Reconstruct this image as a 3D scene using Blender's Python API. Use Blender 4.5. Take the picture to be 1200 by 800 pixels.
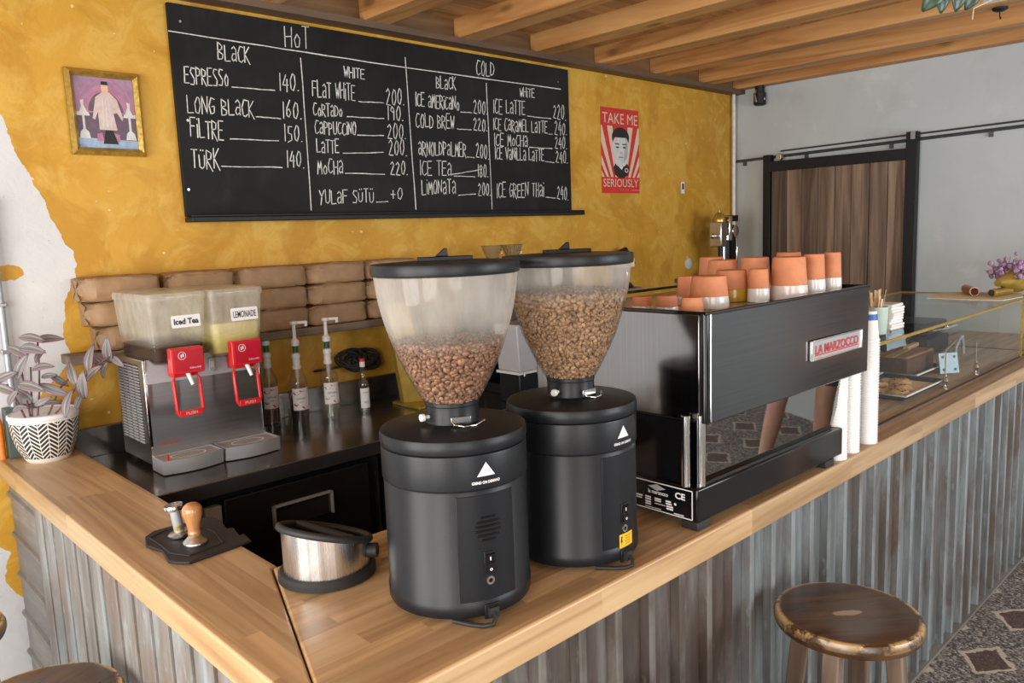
import bpy, math, random
from mathutils import Vector, Matrix, Euler
random.seed(7)
R = math.radians
for o in list(bpy.data.objects): bpy.data.objects.remove(o)
SC = bpy.context.scene
COL = SC.collection

# ------------------------------------------------------------------ camera
CAM_H = 1.81125
RI = Vector((0.7207212, -0.6922126, -0.03745226))
UP = Vector((0.12200373, 0.0734748, 0.98980632))
FW = Vector((0.6824046, 0.71794371, -0.13740737))
FOC = 921.136
cam_d = bpy.data.cameras.new('camera'); cam = bpy.data.objects.new('camera', cam_d); COL.objects.link(cam)
mw = Matrix((RI, UP, -FW)).transposed().to_4x4(); mw.translation = (0, 0, CAM_H)
cam.matrix_world = mw
cam_d.sensor_width = 36; cam_d.lens = FOC / 1200 * 36; cam_d.clip_start = 0.02; cam_d.clip_end = 200
SC.camera = cam

# ------------------------------------------------------------------ light and exposure
SC.view_settings.view_transform = 'Standard'; SC.view_settings.look = 'None'
SC.view_settings.gamma = 1; SC.view_settings.use_curve_mapping = False
SC.view_settings.exposure = 0.0
SC.cycles.use_denoising = True
SC.cycles.max_bounces = 10; SC.cycles.transparent_max_bounces = 24
SC.cycles.caustics_reflective = False; SC.cycles.caustics_refractive = False
SC.cycles.sample_clamp_indirect = 6
wd = bpy.data.worlds.new('daylight'); SC.world = wd; wd.use_nodes = True
bg = wd.node_tree.nodes['Background']; bg.inputs[0].default_value = (0.86, 0.93, 1.0, 1); bg.inputs[1].default_value = 0.6

def area(name, loc, target, sx, sy, power, col):
    l = bpy.data.lights.new(name, 'AREA'); l.shape = 'RECTANGLE'; l.size = sx; l.size_y = sy; l.energy = power; l.color = col
    o = bpy.data.objects.new(name, l); COL.objects.link(o); o.location = loc
    d = Vector(target) - Vector(loc); o.rotation_euler = d.to_track_quat('-Z', 'Y').to_euler(); o['kind'] = 'helper'
    return o
# daylight entering through the shop front on the left and the doorway behind the camera
area('daylight_shopfront', (-2.1, 1.6, 1.55), (3, 1.6, 1.3), 1.5, 2.2, 105, (1, .97, .93))
area('daylight_shopfront', (-2.1, -0.3, 1.55), (3, -0.3, 1.3), 1.5, 2.2, 105, (1, .97, .93))
area('daylight_doorway', (-0.9, -2.75, 1.5), (0.9, 3, 1.2), 1.7, 2.3, 80, (1, .96, .90))
area('fill_right_side', (3.6, -2.75, 1.72), (3.6, 3, .8), 2.6, 1.55, 125, (.95, .97, 1.0))  # added fill behind the camera, brightens the right side and display case

# ------------------------------------------------------------------ helpers
def ray(px, py): return FW + RI * ((px - 600) / FOC) - UP * ((py - 400) / FOC)
def onz(px, py, z):
    w = ray(px, py); q = w * ((z - CAM_H) / w.z); return Vector((q.x, q.y, z))
def ony(px, py, Y):
    w = ray(px, py); q = w * (Y / w.y); return Vector((q.x, Y, q.z + CAM_H))
def onx(px, py, X):
    w = ray(px, py); q = w * (X / w.x); return Vector((X, q.y, q.z + CAM_H))
def heightat(x, y, py):
    lo, hi = -.5, 4
    for _ in range(50):
        m = (lo + hi) / 2; q = Vector((x, y, m - CAM_H))
        if 400 - FOC * (q @ UP) / (q @ FW) > py: lo = m
        else: hi = m
    return lo

class MB:
    def __init__(s): s.v = []; s.f = []; s.m = []; s.uv = {}
    def add(s, vs, fs, mi=0, mat=None):
        b = len(s.v)
        for p in vs:
            p = Vector(p); s.v.append(mat @ p if mat else p)
        for f in fs: s.f.append([b + i for i in f]); s.m.append(mi)
        return s
    def box(s, a, b, mi=0, mat=None):
        (x0, y0, z0), (x1, y1, z1) = a, b
        vs = [(x0,y0,z0),(x1,y0,z0),(x1,y1,z0),(x0,y1,z0),(x0,y0,z1),(x1,y0,z1),(x1,y1,z1),(x0,y1,z1)]
        return s.add(vs, [(3,2,1,0),(4,5,6,7),(0,1,5,4),(1,2,6,5),(2,3,7,6),(3,0,4,7)], mi, mat)
    def lathe(s, prof, n=48, mi=0, mat=None, a0=0, a1=2*math.pi, sx=1, sy=1, caps=True):
        full = abs(a1 - a0) > 6.28; k = n if full else n + 1; vs = []; fs = []
        for (r, z) in prof:
            for i in range(k):
                a = a0 + (a1 - a0) * i / n; vs.append((r*math.cos(a)*sx, r*math.sin(a)*sy, z))
        for j in range(len(prof) - 1):
            for i in range(n):
                i2 = (i + 1) % k; fs.append((j*k+i, j*k+i2, (j+1)*k+i2, (j+1)*k+i))
        if full and caps:
            if prof[0][0] > 1e-6: fs.append(tuple(range(k-1, -1, -1)))
            if prof[-1][0] > 1e-6: fs.append(tuple((len(prof)-1)*k + i for i in range(k)))
        return s.add(vs, fs, mi, mat)
    def cyl(s, p, q, r, n=16, mi=0, r2=None):
        p = Vector(p); q = Vector(q); d = q - p; M = Matrix.Translation(p) @ d.to_track_quat('Z', 'Y').to_matrix().to_4x4()
        return s.lathe([(r, 0), (r2 if r2 is not None else r, d.length)], n, mi, M)
    def tube(s, pts, r, n=10, mi=0, closed=False):
        pts = [Vector(p) for p in pts]; m = len(pts); rr = r if isinstance(r, (list, tuple)) else [r]*m
        vs = []; fs = []; prev = None
        for i, p in enumerate(pts):
            if closed: t = pts[(i+1) % m] - pts[i-1]
            else: t = pts[min(i+1, m-1)] - pts[max(i-1, 0)]
            t.normalize()
            if prev is None:
                a = Vector((0,0,1)) if abs(t.z) < .9 else Vector((1,0,0)); u = t.cross(a).normalized()
            else: u = (prev - t * prev.dot(t)).normalized()
            prev = u; w = t.cross(u)
            for k in range(n):
                an = 2*math.pi*k/n; vs.append(p + (u*math.cos(an) + w*math.sin(an)) * rr[i])
        for i in range(m if closed else m-1):
            for k in range(n):
                a = i*n+k; b = i*n+(k+1) % n; c = ((i+1) % m)*n+(k+1) % n; d = ((i+1) % m)*n+k; fs.append((a,b,c,d))
        if not closed: fs.append(tuple(range(n-1,-1,-1))); fs.append(tuple((m-1)*n+k for k in range(n)))
        return s.add(vs, fs, mi)
    def prism(s, poly, h0, h1, mi=0, mat=None):      # polygon in xy, between z=h0 and z=h1
        n = len(poly); vs = [(x,y,h0) for x,y in poly] + [(x,y,h1) for x,y in poly]
        fs = [tuple(range(n-1,-1,-1)), tuple(range(n, 2*n))] + [(i,(i+1)%n,n+(i+1)%n,n+i) for i in range(n)]
        return s.add(vs, fs, mi, mat)
    def patch(s, r0, r1, a0, a1, z0, z1, n=16, mi=0):   # curved slab on a cylinder, angles in degrees
        vs = []; fs = []
        for i in range(n+1):
            a = R(a0 + (a1-a0)*i/n); c, t = math.cos(a), math.sin(a)
            vs += [(r0*c,r0*t,z0),(r1*c,r1*t,z0),(r1*c,r1*t,z1),(r0*c,r0*t,z1)]
        for i in range(n):
            for k in range(4): fs.append((i*4+k, (i+1)*4+k, (i+1)*4+(k+1)%4, i*4+(k+1)%4))
        fs += [(0,1,2,3), (n*4+3,n*4+2,n*4+1,n*4)]
        return s.add(vs, fs, mi)
    def sphere(s, c, r, n=16, m=10, mi=0, sc=(1,1,1), mat=None):
        M = Matrix.Translation(c) @ (mat or Matrix()) @ Matrix.Diagonal((*sc, 1))
        return s.lathe([(max(1e-7, r*math.sin(math.pi*j/m)), -r*math.cos(math.pi*j/m)) for j in range(m+1)], n, mi, M)
    def build(s, name, mats, parent=None, bevel=0, seg=2, smooth=35, sub=0):
        me = bpy.data.meshes.new(name); me.from_pydata([tuple(v) for v in s.v], [], s.f); me.validate(); me.update()
        if not isinstance(mats, (list, tuple)): mats = [mats]
        for m in mats: me.materials.append(m)
        if len(me.polygons) == len(s.m): me.polygons.foreach_set('material_index', s.m)
        import bmesh
        b = bmesh.new(); b.from_mesh(me); bmesh.ops.recalc_face_normals(b, faces=b.faces[:]); b.to_mesh(me); b.free()
        if smooth:
            me.polygons.foreach_set('use_smooth', [True]*len(me.polygons)); me.set_sharp_from_angle(angle=R(smooth))
        o = bpy.data.objects.new(name, me); COL.objects.link(o)
        if parent: o.parent = parent
        if bevel:
            md = o.modifiers.new('edge', 'BEVEL'); md.width = bevel; md.segments = seg; md.limit_method = 'ANGLE'; md.angle_limit = R(40)
        if sub:
            md = o.modifiers.new('soft', 'SUBSURF'); md.levels = sub; md.render_levels = sub
        return o

def tag(o, label=None, cat=None, group=None, kind=None):
    if label: o['label'] = label
    if cat: o['category'] = cat
    if group: o['group'] = group
    if kind: o['kind'] = kind
    return o
def thing(name, loc, label, cat, group=None, rz=0):
    o = bpy.data.objects.new(name, None); COL.objects.link(o); o.location = loc; o.rotation_euler = (0, 0, rz)
    o.empty_display_size = .05
    return tag(o, label, cat, group)
def dup(root, loc, rz=None, label=None, group=None):
    r = root.copy(); COL.objects.link(r); r.location = loc
    if rz is not None: r.rotation_euler = (0, 0, rz)
    if label: r['label'] = label
    if group: r['group'] = group
    for ch in list(root.children):
        c = ch.copy(); COL.objects.link(c); c.parent = r
        for g in list(ch.children):
            d = g.copy(); COL.objects.link(d); d.parent = c
    return r

_fonts = {}
def text_mb(txt, w, h, depth=.0006, keep=False, bold=0.0, shear=0.0):
    """lettering as geometry in the xy plane, filling w x h, front towards +z"""
    cu = bpy.data.curves.new('lettering', 'FONT'); cu.body = txt; cu.size = 1; cu.offset = bold; cu.shear = shear; cu.resolution_u = 3
    o = bpy.data.objects.new('lettering', cu); COL.objects.link(o)
    me = bpy.data.meshes.new_from_object(o)
    vs = [v.co.copy() for v in me.vertices]; fs = [tuple(p.vertices) for p in me.polygons]
    bpy.data.objects.remove(o); bpy.data.curves.remove(cu); bpy.data.meshes.remove(me)
    x0 = min(v.x for v in vs); x1 = max(v.x for v in vs); y0 = min(v.y for v in vs); y1 = max(v.y for v in vs)
    mb = MB(); n = len(vs)
    pts = [Vector(((v.x-x0)/(x1-x0)*w, (v.y-y0)/(y1-y0)*h, depth)) for v in vs]
    mb.add(pts, fs); return mb
def frame_on(origin, u, v):
    """matrix taking xy lettering to a plane with axes u, v"""
    u = Vector(u).normalized(); v = Vector(v).normalized(); n = u.cross(v)
    M = Matrix((u, v, n)).transposed().to_4x4(); M.translation = Vector(origin); return M
def text_on(name, txt, w, h, origin, u, v, mat, parent=None, depth=.0008, bold=.0, shear=0):
    t = text_mb(txt, w, h, depth, bold=bold, shear=shear); M = frame_on(origin, u, v)
    t.v = [M @ p for p in t.v]
    return t.build(name, mat, parent, smooth=0)
def text_bend(name, txt, w, h, r, adeg, z, mat, parent, bold=0.0):
    t = text_mb(txt, w, h, 0, bold=bold); a0 = R(adeg)
    t.v = [Vector((r*math.cos(a0+(p.x-w/2)/r), r*math.sin(a0+(p.x-w/2)/r), z+p.y)) for p in t.v]
    return t.build(name, mat, parent, smooth=0)

# ------------------------------------------------------------------ materials
class NT:
    def __init__(s, name):
        s.m = bpy.data.materials.new(name); s.m.use_nodes = True; s.t = s.m.node_tree; s.n = s.t.nodes; s.l = s.t.links
        s.b = s.n['Principled BSDF']; s.out = s.n['Material Output']
        s.tc = s.n.new('ShaderNodeTexCoord')
    def node(s, typ, **kw):
        n = s.n.new(typ)
        for k, v in kw.items(): setattr(n, k, v)
        return n
    def put(s, sock, val):
        if hasattr(val, 'links') and hasattr(val, 'is_output'): s.l.new(val, sock)
        else: sock.default_value = val
    def math(s, op, a, b=0.0, c=None, clamp=False):
        n = s.node('ShaderNodeMath', operation=op, use_clamp=clamp); s.put(n.inputs[0], a); s.put(n.inputs[1], b)
        if c is not None: s.put(n.inputs[2], c)
        return n.outputs[0]
    def mapping(s, scale=(1,1,1), rot=(0,0,0), loc=(0,0,0), src=None):
        n = s.node('ShaderNodeMapping'); s.l.new(src or s.tc.outputs['Object'], n.inputs[0])
        n.inputs['Scale'].default_value = scale; n.inputs['Rotation'].default_value = rot; n.inputs['Location'].default_value = loc
        return n.outputs[0]
    def noise(s, scale, detail=4, vec=None, rough=.55, dist=0, col=False):
        n = s.node('ShaderNodeTexNoise'); s.l.new(vec or s.tc.outputs['Object'], n.inputs['Vector'])
        n.inputs['Scale'].default_value = scale; n.inputs['Detail'].default_value = detail; n.inputs['Roughness'].default_value = rough
        n.inputs['Distortion'].default_value = dist
        return n.outputs[1 if col else 0]
    def ramp(s, fac, stops, interp='LINEAR'):
        n = s.node('ShaderNodeValToRGB'); s.l.new(fac, n.inputs[0]); e = n.color_ramp.elements; n.color_ramp.interpolation = interp
        while len(e) < len(stops): e.new(.5)
        for el, (p, c) in zip(e, stops):
            el.position = p; el.color = (*c, 1) if not isinstance(c, (int, float)) else (c, c, c, 1)
        return n.outputs[0]
    def mix(s, fac, a, b, typ='MIX'):
        n = s.node('ShaderNodeMix', data_type='RGBA', blend_type=typ); s.put(n.inputs[0], fac)
        for sk, v in ((n.inputs[6], a), (n.inputs[7], b)):
            if isinstance(v, tuple): v = (*v, 1) if len(v) == 3 else v
            s.put(sk, v)
        return n.outputs[2]
    def sep(s, vec=None):
        n = s.node('ShaderNodeSeparateXYZ'); s.l.new(vec or s.tc.outputs['Object'], n.inputs[0]); return n.outputs
    def bump(s, h, strength=.3, dist=.01):
        n = s.node('ShaderNodeBump'); n.inputs['Strength'].default_value = strength; n.inputs['Distance'].default_value = dist
        s.l.new(h, n.inputs['Height']); s.l.new(n.outputs[0], s.b.inputs['Normal'])
    def set(s, **kw):
        for k, v in kw.items():
            k = k.replace('_', ' ')
            if isinstance(v, tuple) and len(v) == 3: v = (*v, 1)
            s.put(s.b.inputs[k], v)
        return s
def simple(name, c, rough=.5, metal=0, var=.12, scale=30, bump=0, stretch=(1,1,1), coat=0, spec=.5, rvar=.0, aniso=0):
    t = NT(name); v = t.mapping(stretch); n = t.noise(scale, 3, v)
    a = tuple(max(0, x*(1-var)) for x in c); b = tuple(min(1, x*(1+var)) for x in c)
    t.set(Base_Color=t.ramp(n, [(.3, a), (.7, b)]), Metallic=metal, Coat_Weight=coat, Specular_IOR_Level=spec)
    t.set(Roughness=t.math('ADD', t.math('MULTIPLY', n, rvar), rough - rvar/2) if rvar else rough)
    if bump: t.bump(n, bump, .003)
    return t.m
def clear(name, tint=(1,1,1), haze=0.0, hazecol=(.9,.88,.82), gloss_rough=.03, hazescale=(6,6,2), edge=.03, base=0.0, graze=.75, clean=None):
    """thin clear glass or plastic: see-through, mirror-like at grazing angles, with dust where haze > 0"""
    t = NT(name); n, l = t.n, t.l
    tr = n.new('ShaderNodeBsdfTransparent'); tr.inputs[0].default_value = (*tint, 1)
    gl = n.new('ShaderNodeBsdfGlossy'); gl.inputs['Roughness'].default_value = gloss_rough
    ge = n.new('ShaderNodeNewGeometry'); dt = n.new('ShaderNodeVectorMath'); dt.operation = 'DOT_PRODUCT'; l.new(ge.outputs['Normal'], dt.inputs[0]); l.new(ge.outputs['Incoming'], dt.inputs[1])
    fr = t.math('ADD', t.math('MULTIPLY', t.math('POWER', t.math('SUBTRACT', 1.0, t.math('ABSOLUTE', dt.outputs['Value']), clamp=True), 4.0), graze), edge)
    mx = n.new('ShaderNodeMixShader'); l.new(fr, mx.inputs[0]); l.new(tr.outputs[0], mx.inputs[1]); l.new(gl.outputs[0], mx.inputs[2])
    outp = mx.outputs[0]
    if haze:
        df = n.new('ShaderNodeBsdfDiffuse'); df.inputs[0].default_value = (*hazecol, 1)
        tl = n.new('ShaderNodeBsdfTranslucent'); tl.inputs[0].default_value = (*hazecol, 1)
        ms = n.new('ShaderNodeMixShader'); ms.inputs[0].default_value = .5; l.new(df.outputs[0], ms.inputs[1]); l.new(tl.outputs[0], ms.inputs[2])
        ns = t.noise(1.0, 5, t.mapping(hazescale), .65)
        fac = t.math('ADD', t.math('MULTIPLY', t.ramp(ns, [(.3, 0.15), (.75, 1.0)]), haze), base)
        if clean: fac = t.math('MULTIPLY', fac, t.ramp(t.math('SUBTRACT', t.sep()[2], clean[0]), [(0, .08), (clean[1]-clean[0], 1.0)]))
        m2 = n.new('ShaderNodeMixShader'); l.new(fac, m2.inputs[0]); l.new(outp, m2.inputs[1]); l.new(ms.outputs[0], m2.inputs[2]); outp = m2.outputs[0]
    l.new(outp, t.out.inputs['Surface'])
    return t.m

def m_plaster_yellow():
    t = NT('ochre_plaster'); s = t.sep()
    n1 = t.noise(1.3, 6, None, .6, .4); n2 = t.noise(5.5, 8, None, .65, 1.2); n3 = t.noise(38, 4)
    c = t.ramp(n1, [(.28, (.50, .255, .022)), (.5, (.60, .32, .034)), (.72, (.66, .385, .055))])
    c = t.mix(t.ramp(n2, [(.48, 0.0), (.60, .55), (.66, .15), (.8, .7)]), c, (.70, .46, .105))
    c = t.mix(t.ramp(t.noise(3.1, 5, t.mapping(loc=(3,0,7)), .6, .8), [(.52, 0.0), (.62, .6)]), c, (.47, .225, .014))
    spk = t.ramp(t.noise(24, 2, t.mapping(loc=(9,2,4))), [(.745, 0.0), (.76, 1.0)])
    c = t.mix(spk, c, (.80, .62, .34))
    # bare white plaster where the ochre coat has come off at the left end
    zr = t.node('ShaderNodeMapRange'); t.l.new(s[2], zr.inputs[0]); zr.inputs[1].default_value = 0; zr.inputs[2].default_value = 2.5
    def e(z): return z/2.5
    stops = [(0,.62),(.50,.59),(.56,.545),(.62,.53),(.70,.56),(.76,.50),(.80,.30),(1.14,.40),(1.2,.64),(1.25,.70),(1.38,.83),(1.5,.82),(1.62,.84),(1.70,.885),(1.80,.885),(1.83,.86),(2.02,.795),(2.17,.735),(2.26,.715),(2.30,.70),(2.36,.55)]
    stops = stops[:2] + stops[2:]
    xb = t.ramp(zr.outputs[0], [(e(z), x) for z, x in stops])
    edge = t.math('ADD', xb, t.math('MULTIPLY', t.math('SUBTRACT', t.noise(14, 5), .5), .055))
    white = t.math('LESS_THAN', s[0], edge)
    # one ochre island left on the white
    dx = t.math('SUBTRACT', s[0], .66); dz = t.math('SUBTRACT', s[2], 1.735)
    d2 = t.math('ADD', t.math('MULTIPLY', dx, dx), t.math('MULTIPLY', t.math('MULTIPLY', dz, dz), 3.0))
    isl = t.math('GREATER_THAN', t.math('ADD', d2, t.math('MULTIPLY', t.math('SUBTRACT', t.noise(19, 4), .5), .006)), .0022)
    white = t.math('MULTIPLY', white, isl)
    wc = t.ramp(t.noise(4, 5), [(.3, (.60, .62, .64)), (.7, (.70, .715, .73))])
    wc = t.mix(t.ramp(t.noise(60, 2), [(.70, 0.0), (.72, .6)]), wc, (.42, .40, .38))
    t.set(Base_Color=t.mix(white, c, wc), Roughness=t.math('ADD', t.math('MULTIPLY', white, .25), .52), Specular_IOR_Level=.35)
    h = t.math('ADD', t.math('MULTIPLY', n2, .6), t.math('ADD', t.math('MULTIPLY', n3, .12), t.math('MULTIPLY', white, -1.2)))
    t.bump(h, .5, .012); return t.m
def m_plaster_grey():
    t = NT('grey_plaster'); n1 = t.noise(1.1, 6, None, .6, .5); n2 = t.noise(4.2, 5, None, .6, .5)
    c = t.ramp(n1, [(.3, (.49, .545, .565)), (.7, (.585, .645, .665))])
    c = t.mix(t.ramp(n2, [(.60, 0.0), (.70, .6)]), c, (.66, .69, .69)); c = t.mix(t.ramp(t.noise(2.3, 4, t.mapping(loc=(4,4,1))), [(.56, 0.0), (.7, .5)]), c, (.42, .44, .43))
    t.set(Base_Color=c, Roughness=.6); t.bump(n2, .15, .01); return t.m
def m_wood(name, c0, c1, c2, axis='x', stave=None, rough=.42, grain=1.0, coat=0, knots=0, gs=60, each=0):
    """timber with grain along one axis; stave = (length, width) gives glued-up staves"""
    t = NT(name); s = t.sep(); a = 'xyz'.index(axis)
    sc = [gs*.5, gs*.5, gs*.5]; sc[a] = 1.6
    v = t.mapping(tuple(sc)); off = None
    if stave:
        b = 1 if a == 0 else 0
        row = t.math('FLOOR', t.math('DIVIDE', s[b], stave[1]))
        wn = t.node('ShaderNodeTexWhiteNoise', noise_dimensions='1D'); t.l.new(row, wn.inputs['W'])
        seg = t.math('FLOOR', t.math('ADD', t.math('DIVIDE', s[a], stave[0]), t.math('MULTIPLY', wn.outputs[0], 7.3)))
        w2 = t.node('ShaderNodeTexWhiteNoise', noise_dimensions='2D'); cb = t.node('ShaderNodeCombineXYZ'); t.l.new(row, cb.inputs[0]); t.l.new(seg, cb.inputs[1]); t.l.new(cb.outputs[0], w2.inputs['Vector'])
        va = t.node('ShaderNodeVectorMath', operation='ADD'); t.l.new(v, va.inputs[0]); 
        vs = t.node('ShaderNodeVectorMath', operation='SCALE'); t.l.new(w2.outputs[1], vs.inputs[0]); vs.inputs['Scale'].default_value = 40; t.l.new(vs.outputs[0], va.inputs[1]); v = va.outputs[0]; off = w2.outputs[0]
    g = t.noise(1.0, 6, v, .62, .8); g2 = t.noise(.22, 3, v, .5, 1.6)
    f = t.math('ADD', t.math('MULTIPLY', g, .55*grain), t.math('MULTIPLY', t.math('PINGPONG', t.math('MULTIPLY', g2, 7), 1), .45*grain))
    c = t.ramp(f, [(.2, c0), (.5, c1), (.85, c2)])
    if off is not None:
        n = t.node('ShaderNodeHueSaturation'); t.l.new(c, n.inputs['Color']); t.l.new(t.math('ADD', t.math('MULTIPLY', off, .34), .82), n.inputs['Value']); c = n.outputs[0]
    if each:
        oi = t.node('ShaderNodeObjectInfo'); n = t.node('ShaderNodeHueSaturation'); t.l.new(c, n.inputs['Color']); t.l.new(t.math('ADD', t.math('MULTIPLY', oi.outputs['Random'], each), 1-each*.5), n.inputs['Value']); c = n.outputs[0]
    if knots:
        kv = [5.0, 5.0, 5.0]; kv[a] = 2.2
        k = t.node('ShaderNodeTexVoronoi'); t.l.new(t.mapping(tuple(kv)), k.inputs[0]); k.inputs['Scale'].default_value = 1
        c = t.mix(t.ramp(k.outputs['Distance'], [(.07, .85*knots), (.15, 0.0)]), c, tuple(x*.35 for x in c0))
    t.set(Base_Color=c, Roughness=t.math('ADD', t.math('MULTIPLY', g, .15), rough-.07), Coat_Weight=coat, Coat_Roughness=.15)
    t.bump(g, .12, .003); return t.m
def m_corr(name, base, dark, pale, rust, axis='z', rib=None):
    t = NT(name); a = 'xyz'.index(axis); sc = [10., 10., 10.]; sc[a] = .9
    st = t.noise(1, 7, t.mapping(tuple(sc)), .68, .6); p = t.noise(2.6, 6, t.mapping((1.6,1.6,.7)), .65, .5); fine = t.noise(45, 5, t.mapping((1,1,.3)))
    c = t.ramp(st, [(.30, dark), (.47, base), (.62, pale), (.75, base)])
    c = t.mix(t.ramp(p, [(.46, 0.0), (.62, .8)]), c, rust)
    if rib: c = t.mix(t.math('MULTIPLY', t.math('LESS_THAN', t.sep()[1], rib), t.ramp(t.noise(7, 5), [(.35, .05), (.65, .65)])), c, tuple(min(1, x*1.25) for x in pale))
    c = t.mix(t.ramp(fine, [(.62, 0.0), (.72, .35)]), c, tuple(min(1, x*1.5) for x in pale))
    t.set(Base_Color=c, Roughness=.5, Metallic=.25); t.bump(st, .2, .004); return t.m
def m_terrazzo():
    t = NT('terrazzo_tiles'); s = t.sep(); L = .466
    vo = t.node('ShaderNodeTexVoronoi'); t.l.new(t.tc.outputs['Object'], vo.inputs[0]); vo.inputs['Scale'].default_value = 115
    chips = t.ramp(vo.outputs['Color'], [(.25, (.06, .055, .05)), (.45, (.22, .20, .18)), (.75, (.42, .39, .34))], 'CONSTANT')
    vo2 = t.node('ShaderNodeTexVoronoi'); t.l.new(t.tc.outputs['Object'], vo2.inputs[0]); vo2.inputs['Scale'].default_value = 150
    brown = t.ramp(vo2.outputs['Color'], [(.2, (.05, .03, .026)), (.6, (.10, .06, .05)), (.85, (.16, .10, .085))])
    u = t.math('ADD', s[0], .046); w = t.math('ADD', s[1], 9.033)
    row = t.math('FLOOR', t.math('DIVIDE', w, L*.5)); odd = t.math('MULTIPLY', t.math('MODULO', t.math('ABSOLUTE', row), 2), .5)
    fu = t.math('SUBTRACT', t.math('FRACT', t.math('ADD', t.math('DIVIDE', u, L), odd)), .5)
    fw = t.math('SUBTRACT', t.math('FRACT', t.math('DIVIDE', w, L*.5)), .5)
    dd = t.math('ADD', t.math('MULTIPLY', t.math('ABSOLUTE', fu), 1.0), t.math('MULTIPLY', t.math('ABSOLUTE', fw), .72))
    dd = t.math('ADD', dd, t.math('MULTIPLY', t.math('SUBTRACT', t.noise(20, 3), .5), .17))
    c = t.mix(t.math('LESS_THAN', dd, .315), chips, (.50, .44, .36)); c = t.mix(t.math('LESS_THAN', dd, .255), c, brown)
    t.set(Base_Color=c, Roughness=.42); return t.m
def m_herring():
    t = NT('herringbone_glaze'); s = t.sep()
    an = t.math('ARCTAN2', s[1], s[0]); u = t.math('MULTIPLY', an, 22/(2*math.pi)*1.0)
    tri = t.math('PINGPONG', u, 1.0); fr = t.math('FRACT', t.math('ADD', t.math('MULTIPLY', s[2], 62), t.math('MULTIPLY', tri, 1.6)))
    st = t.math('GREATER_THAN', fr, .36); col = t.math('GREATER_THAN', t.math('ABSOLUTE', t.math('SUBTRACT', tri, .5)), .46)
    rng = t.math('MULTIPLY', t.math('GREATER_THAN', s[2], .018), t.math('LESS_THAN', s[2], .150))
    f = t.math('MULTIPLY', t.math('MULTIPLY', st, t.math('SUBTRACT', 1, col)), rng)
    t.set(Base_Color=t.mix(f, (.80, .77, .70), (.022, .022, .028)), Roughness=.45); return t.m
def m_leaf():
    t = NT('striped_leaf'); uv = t.node('ShaderNodeUVMap'); x = t.sep(uv.outputs[0])
    d = t.math('ABSOLUTE', t.math('SUBTRACT', x[0], .5)); n = t.noise(60, 3)
    d = t.math('ADD', d, t.math('MULTIPLY', t.math('SUBTRACT', n, .5), .06))
    c = t.ramp(d, [(0.0, (.24, .10, .17)), (.10, (.13, .17, .13)), (.20, (.30, .32, .29)), (.30, (.12, .165, .125)), (.40, (.30, .21, .27)), (.49, (.27, .09, .20))])
    t.set(Base_Color=c, Roughness=.4, Specular_IOR_Level=.4); return t.m
def m_bean(name, a, b):
    t = NT(name); g = t.node('ShaderNodeNewGeometry')
    t.set(Base_Color=t.ramp(g.outputs['Random Per Island'], [(0, a), (.96, b), (1, tuple(min(1, x*1.5) for x in b))]), Roughness=.38); return t.m
def m_board():
    t = NT('chalkboard_black'); n = t.noise(2.2, 6, None, .6, .8); n2 = t.noise(9, 5, t.mapping((1,1,.35)), .7)
    c = t.ramp(n, [(.35, (.010, .011, .011)), (.7, (.020, .021, .021))]); c = t.mix(t.ramp(n2, [(.55, 0.0), (.8, .5)]), c, (.035, .038, .038))
    t.set(Base_Color=c, Roughness=.6, Specular_IOR_Level=.18); return t.m
def m_steel(name, c=.55, rough=.28, axis='z', metal=1.0):
    t = NT(name); sc = [260., 260., 260.]; sc['xyz'.index(axis)] = 2.0
    n = t.noise(1, 3, t.mapping(tuple(sc)))
    t.set(Base_Color=t.ramp(n, [(.3, (c*.88,)*3), (.7, (c*1.06,)*3)]), Metallic=metal, Roughness=t.math('ADD', t.math('MULTIPLY', n, .12), rough-.06)); return t.m

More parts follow.
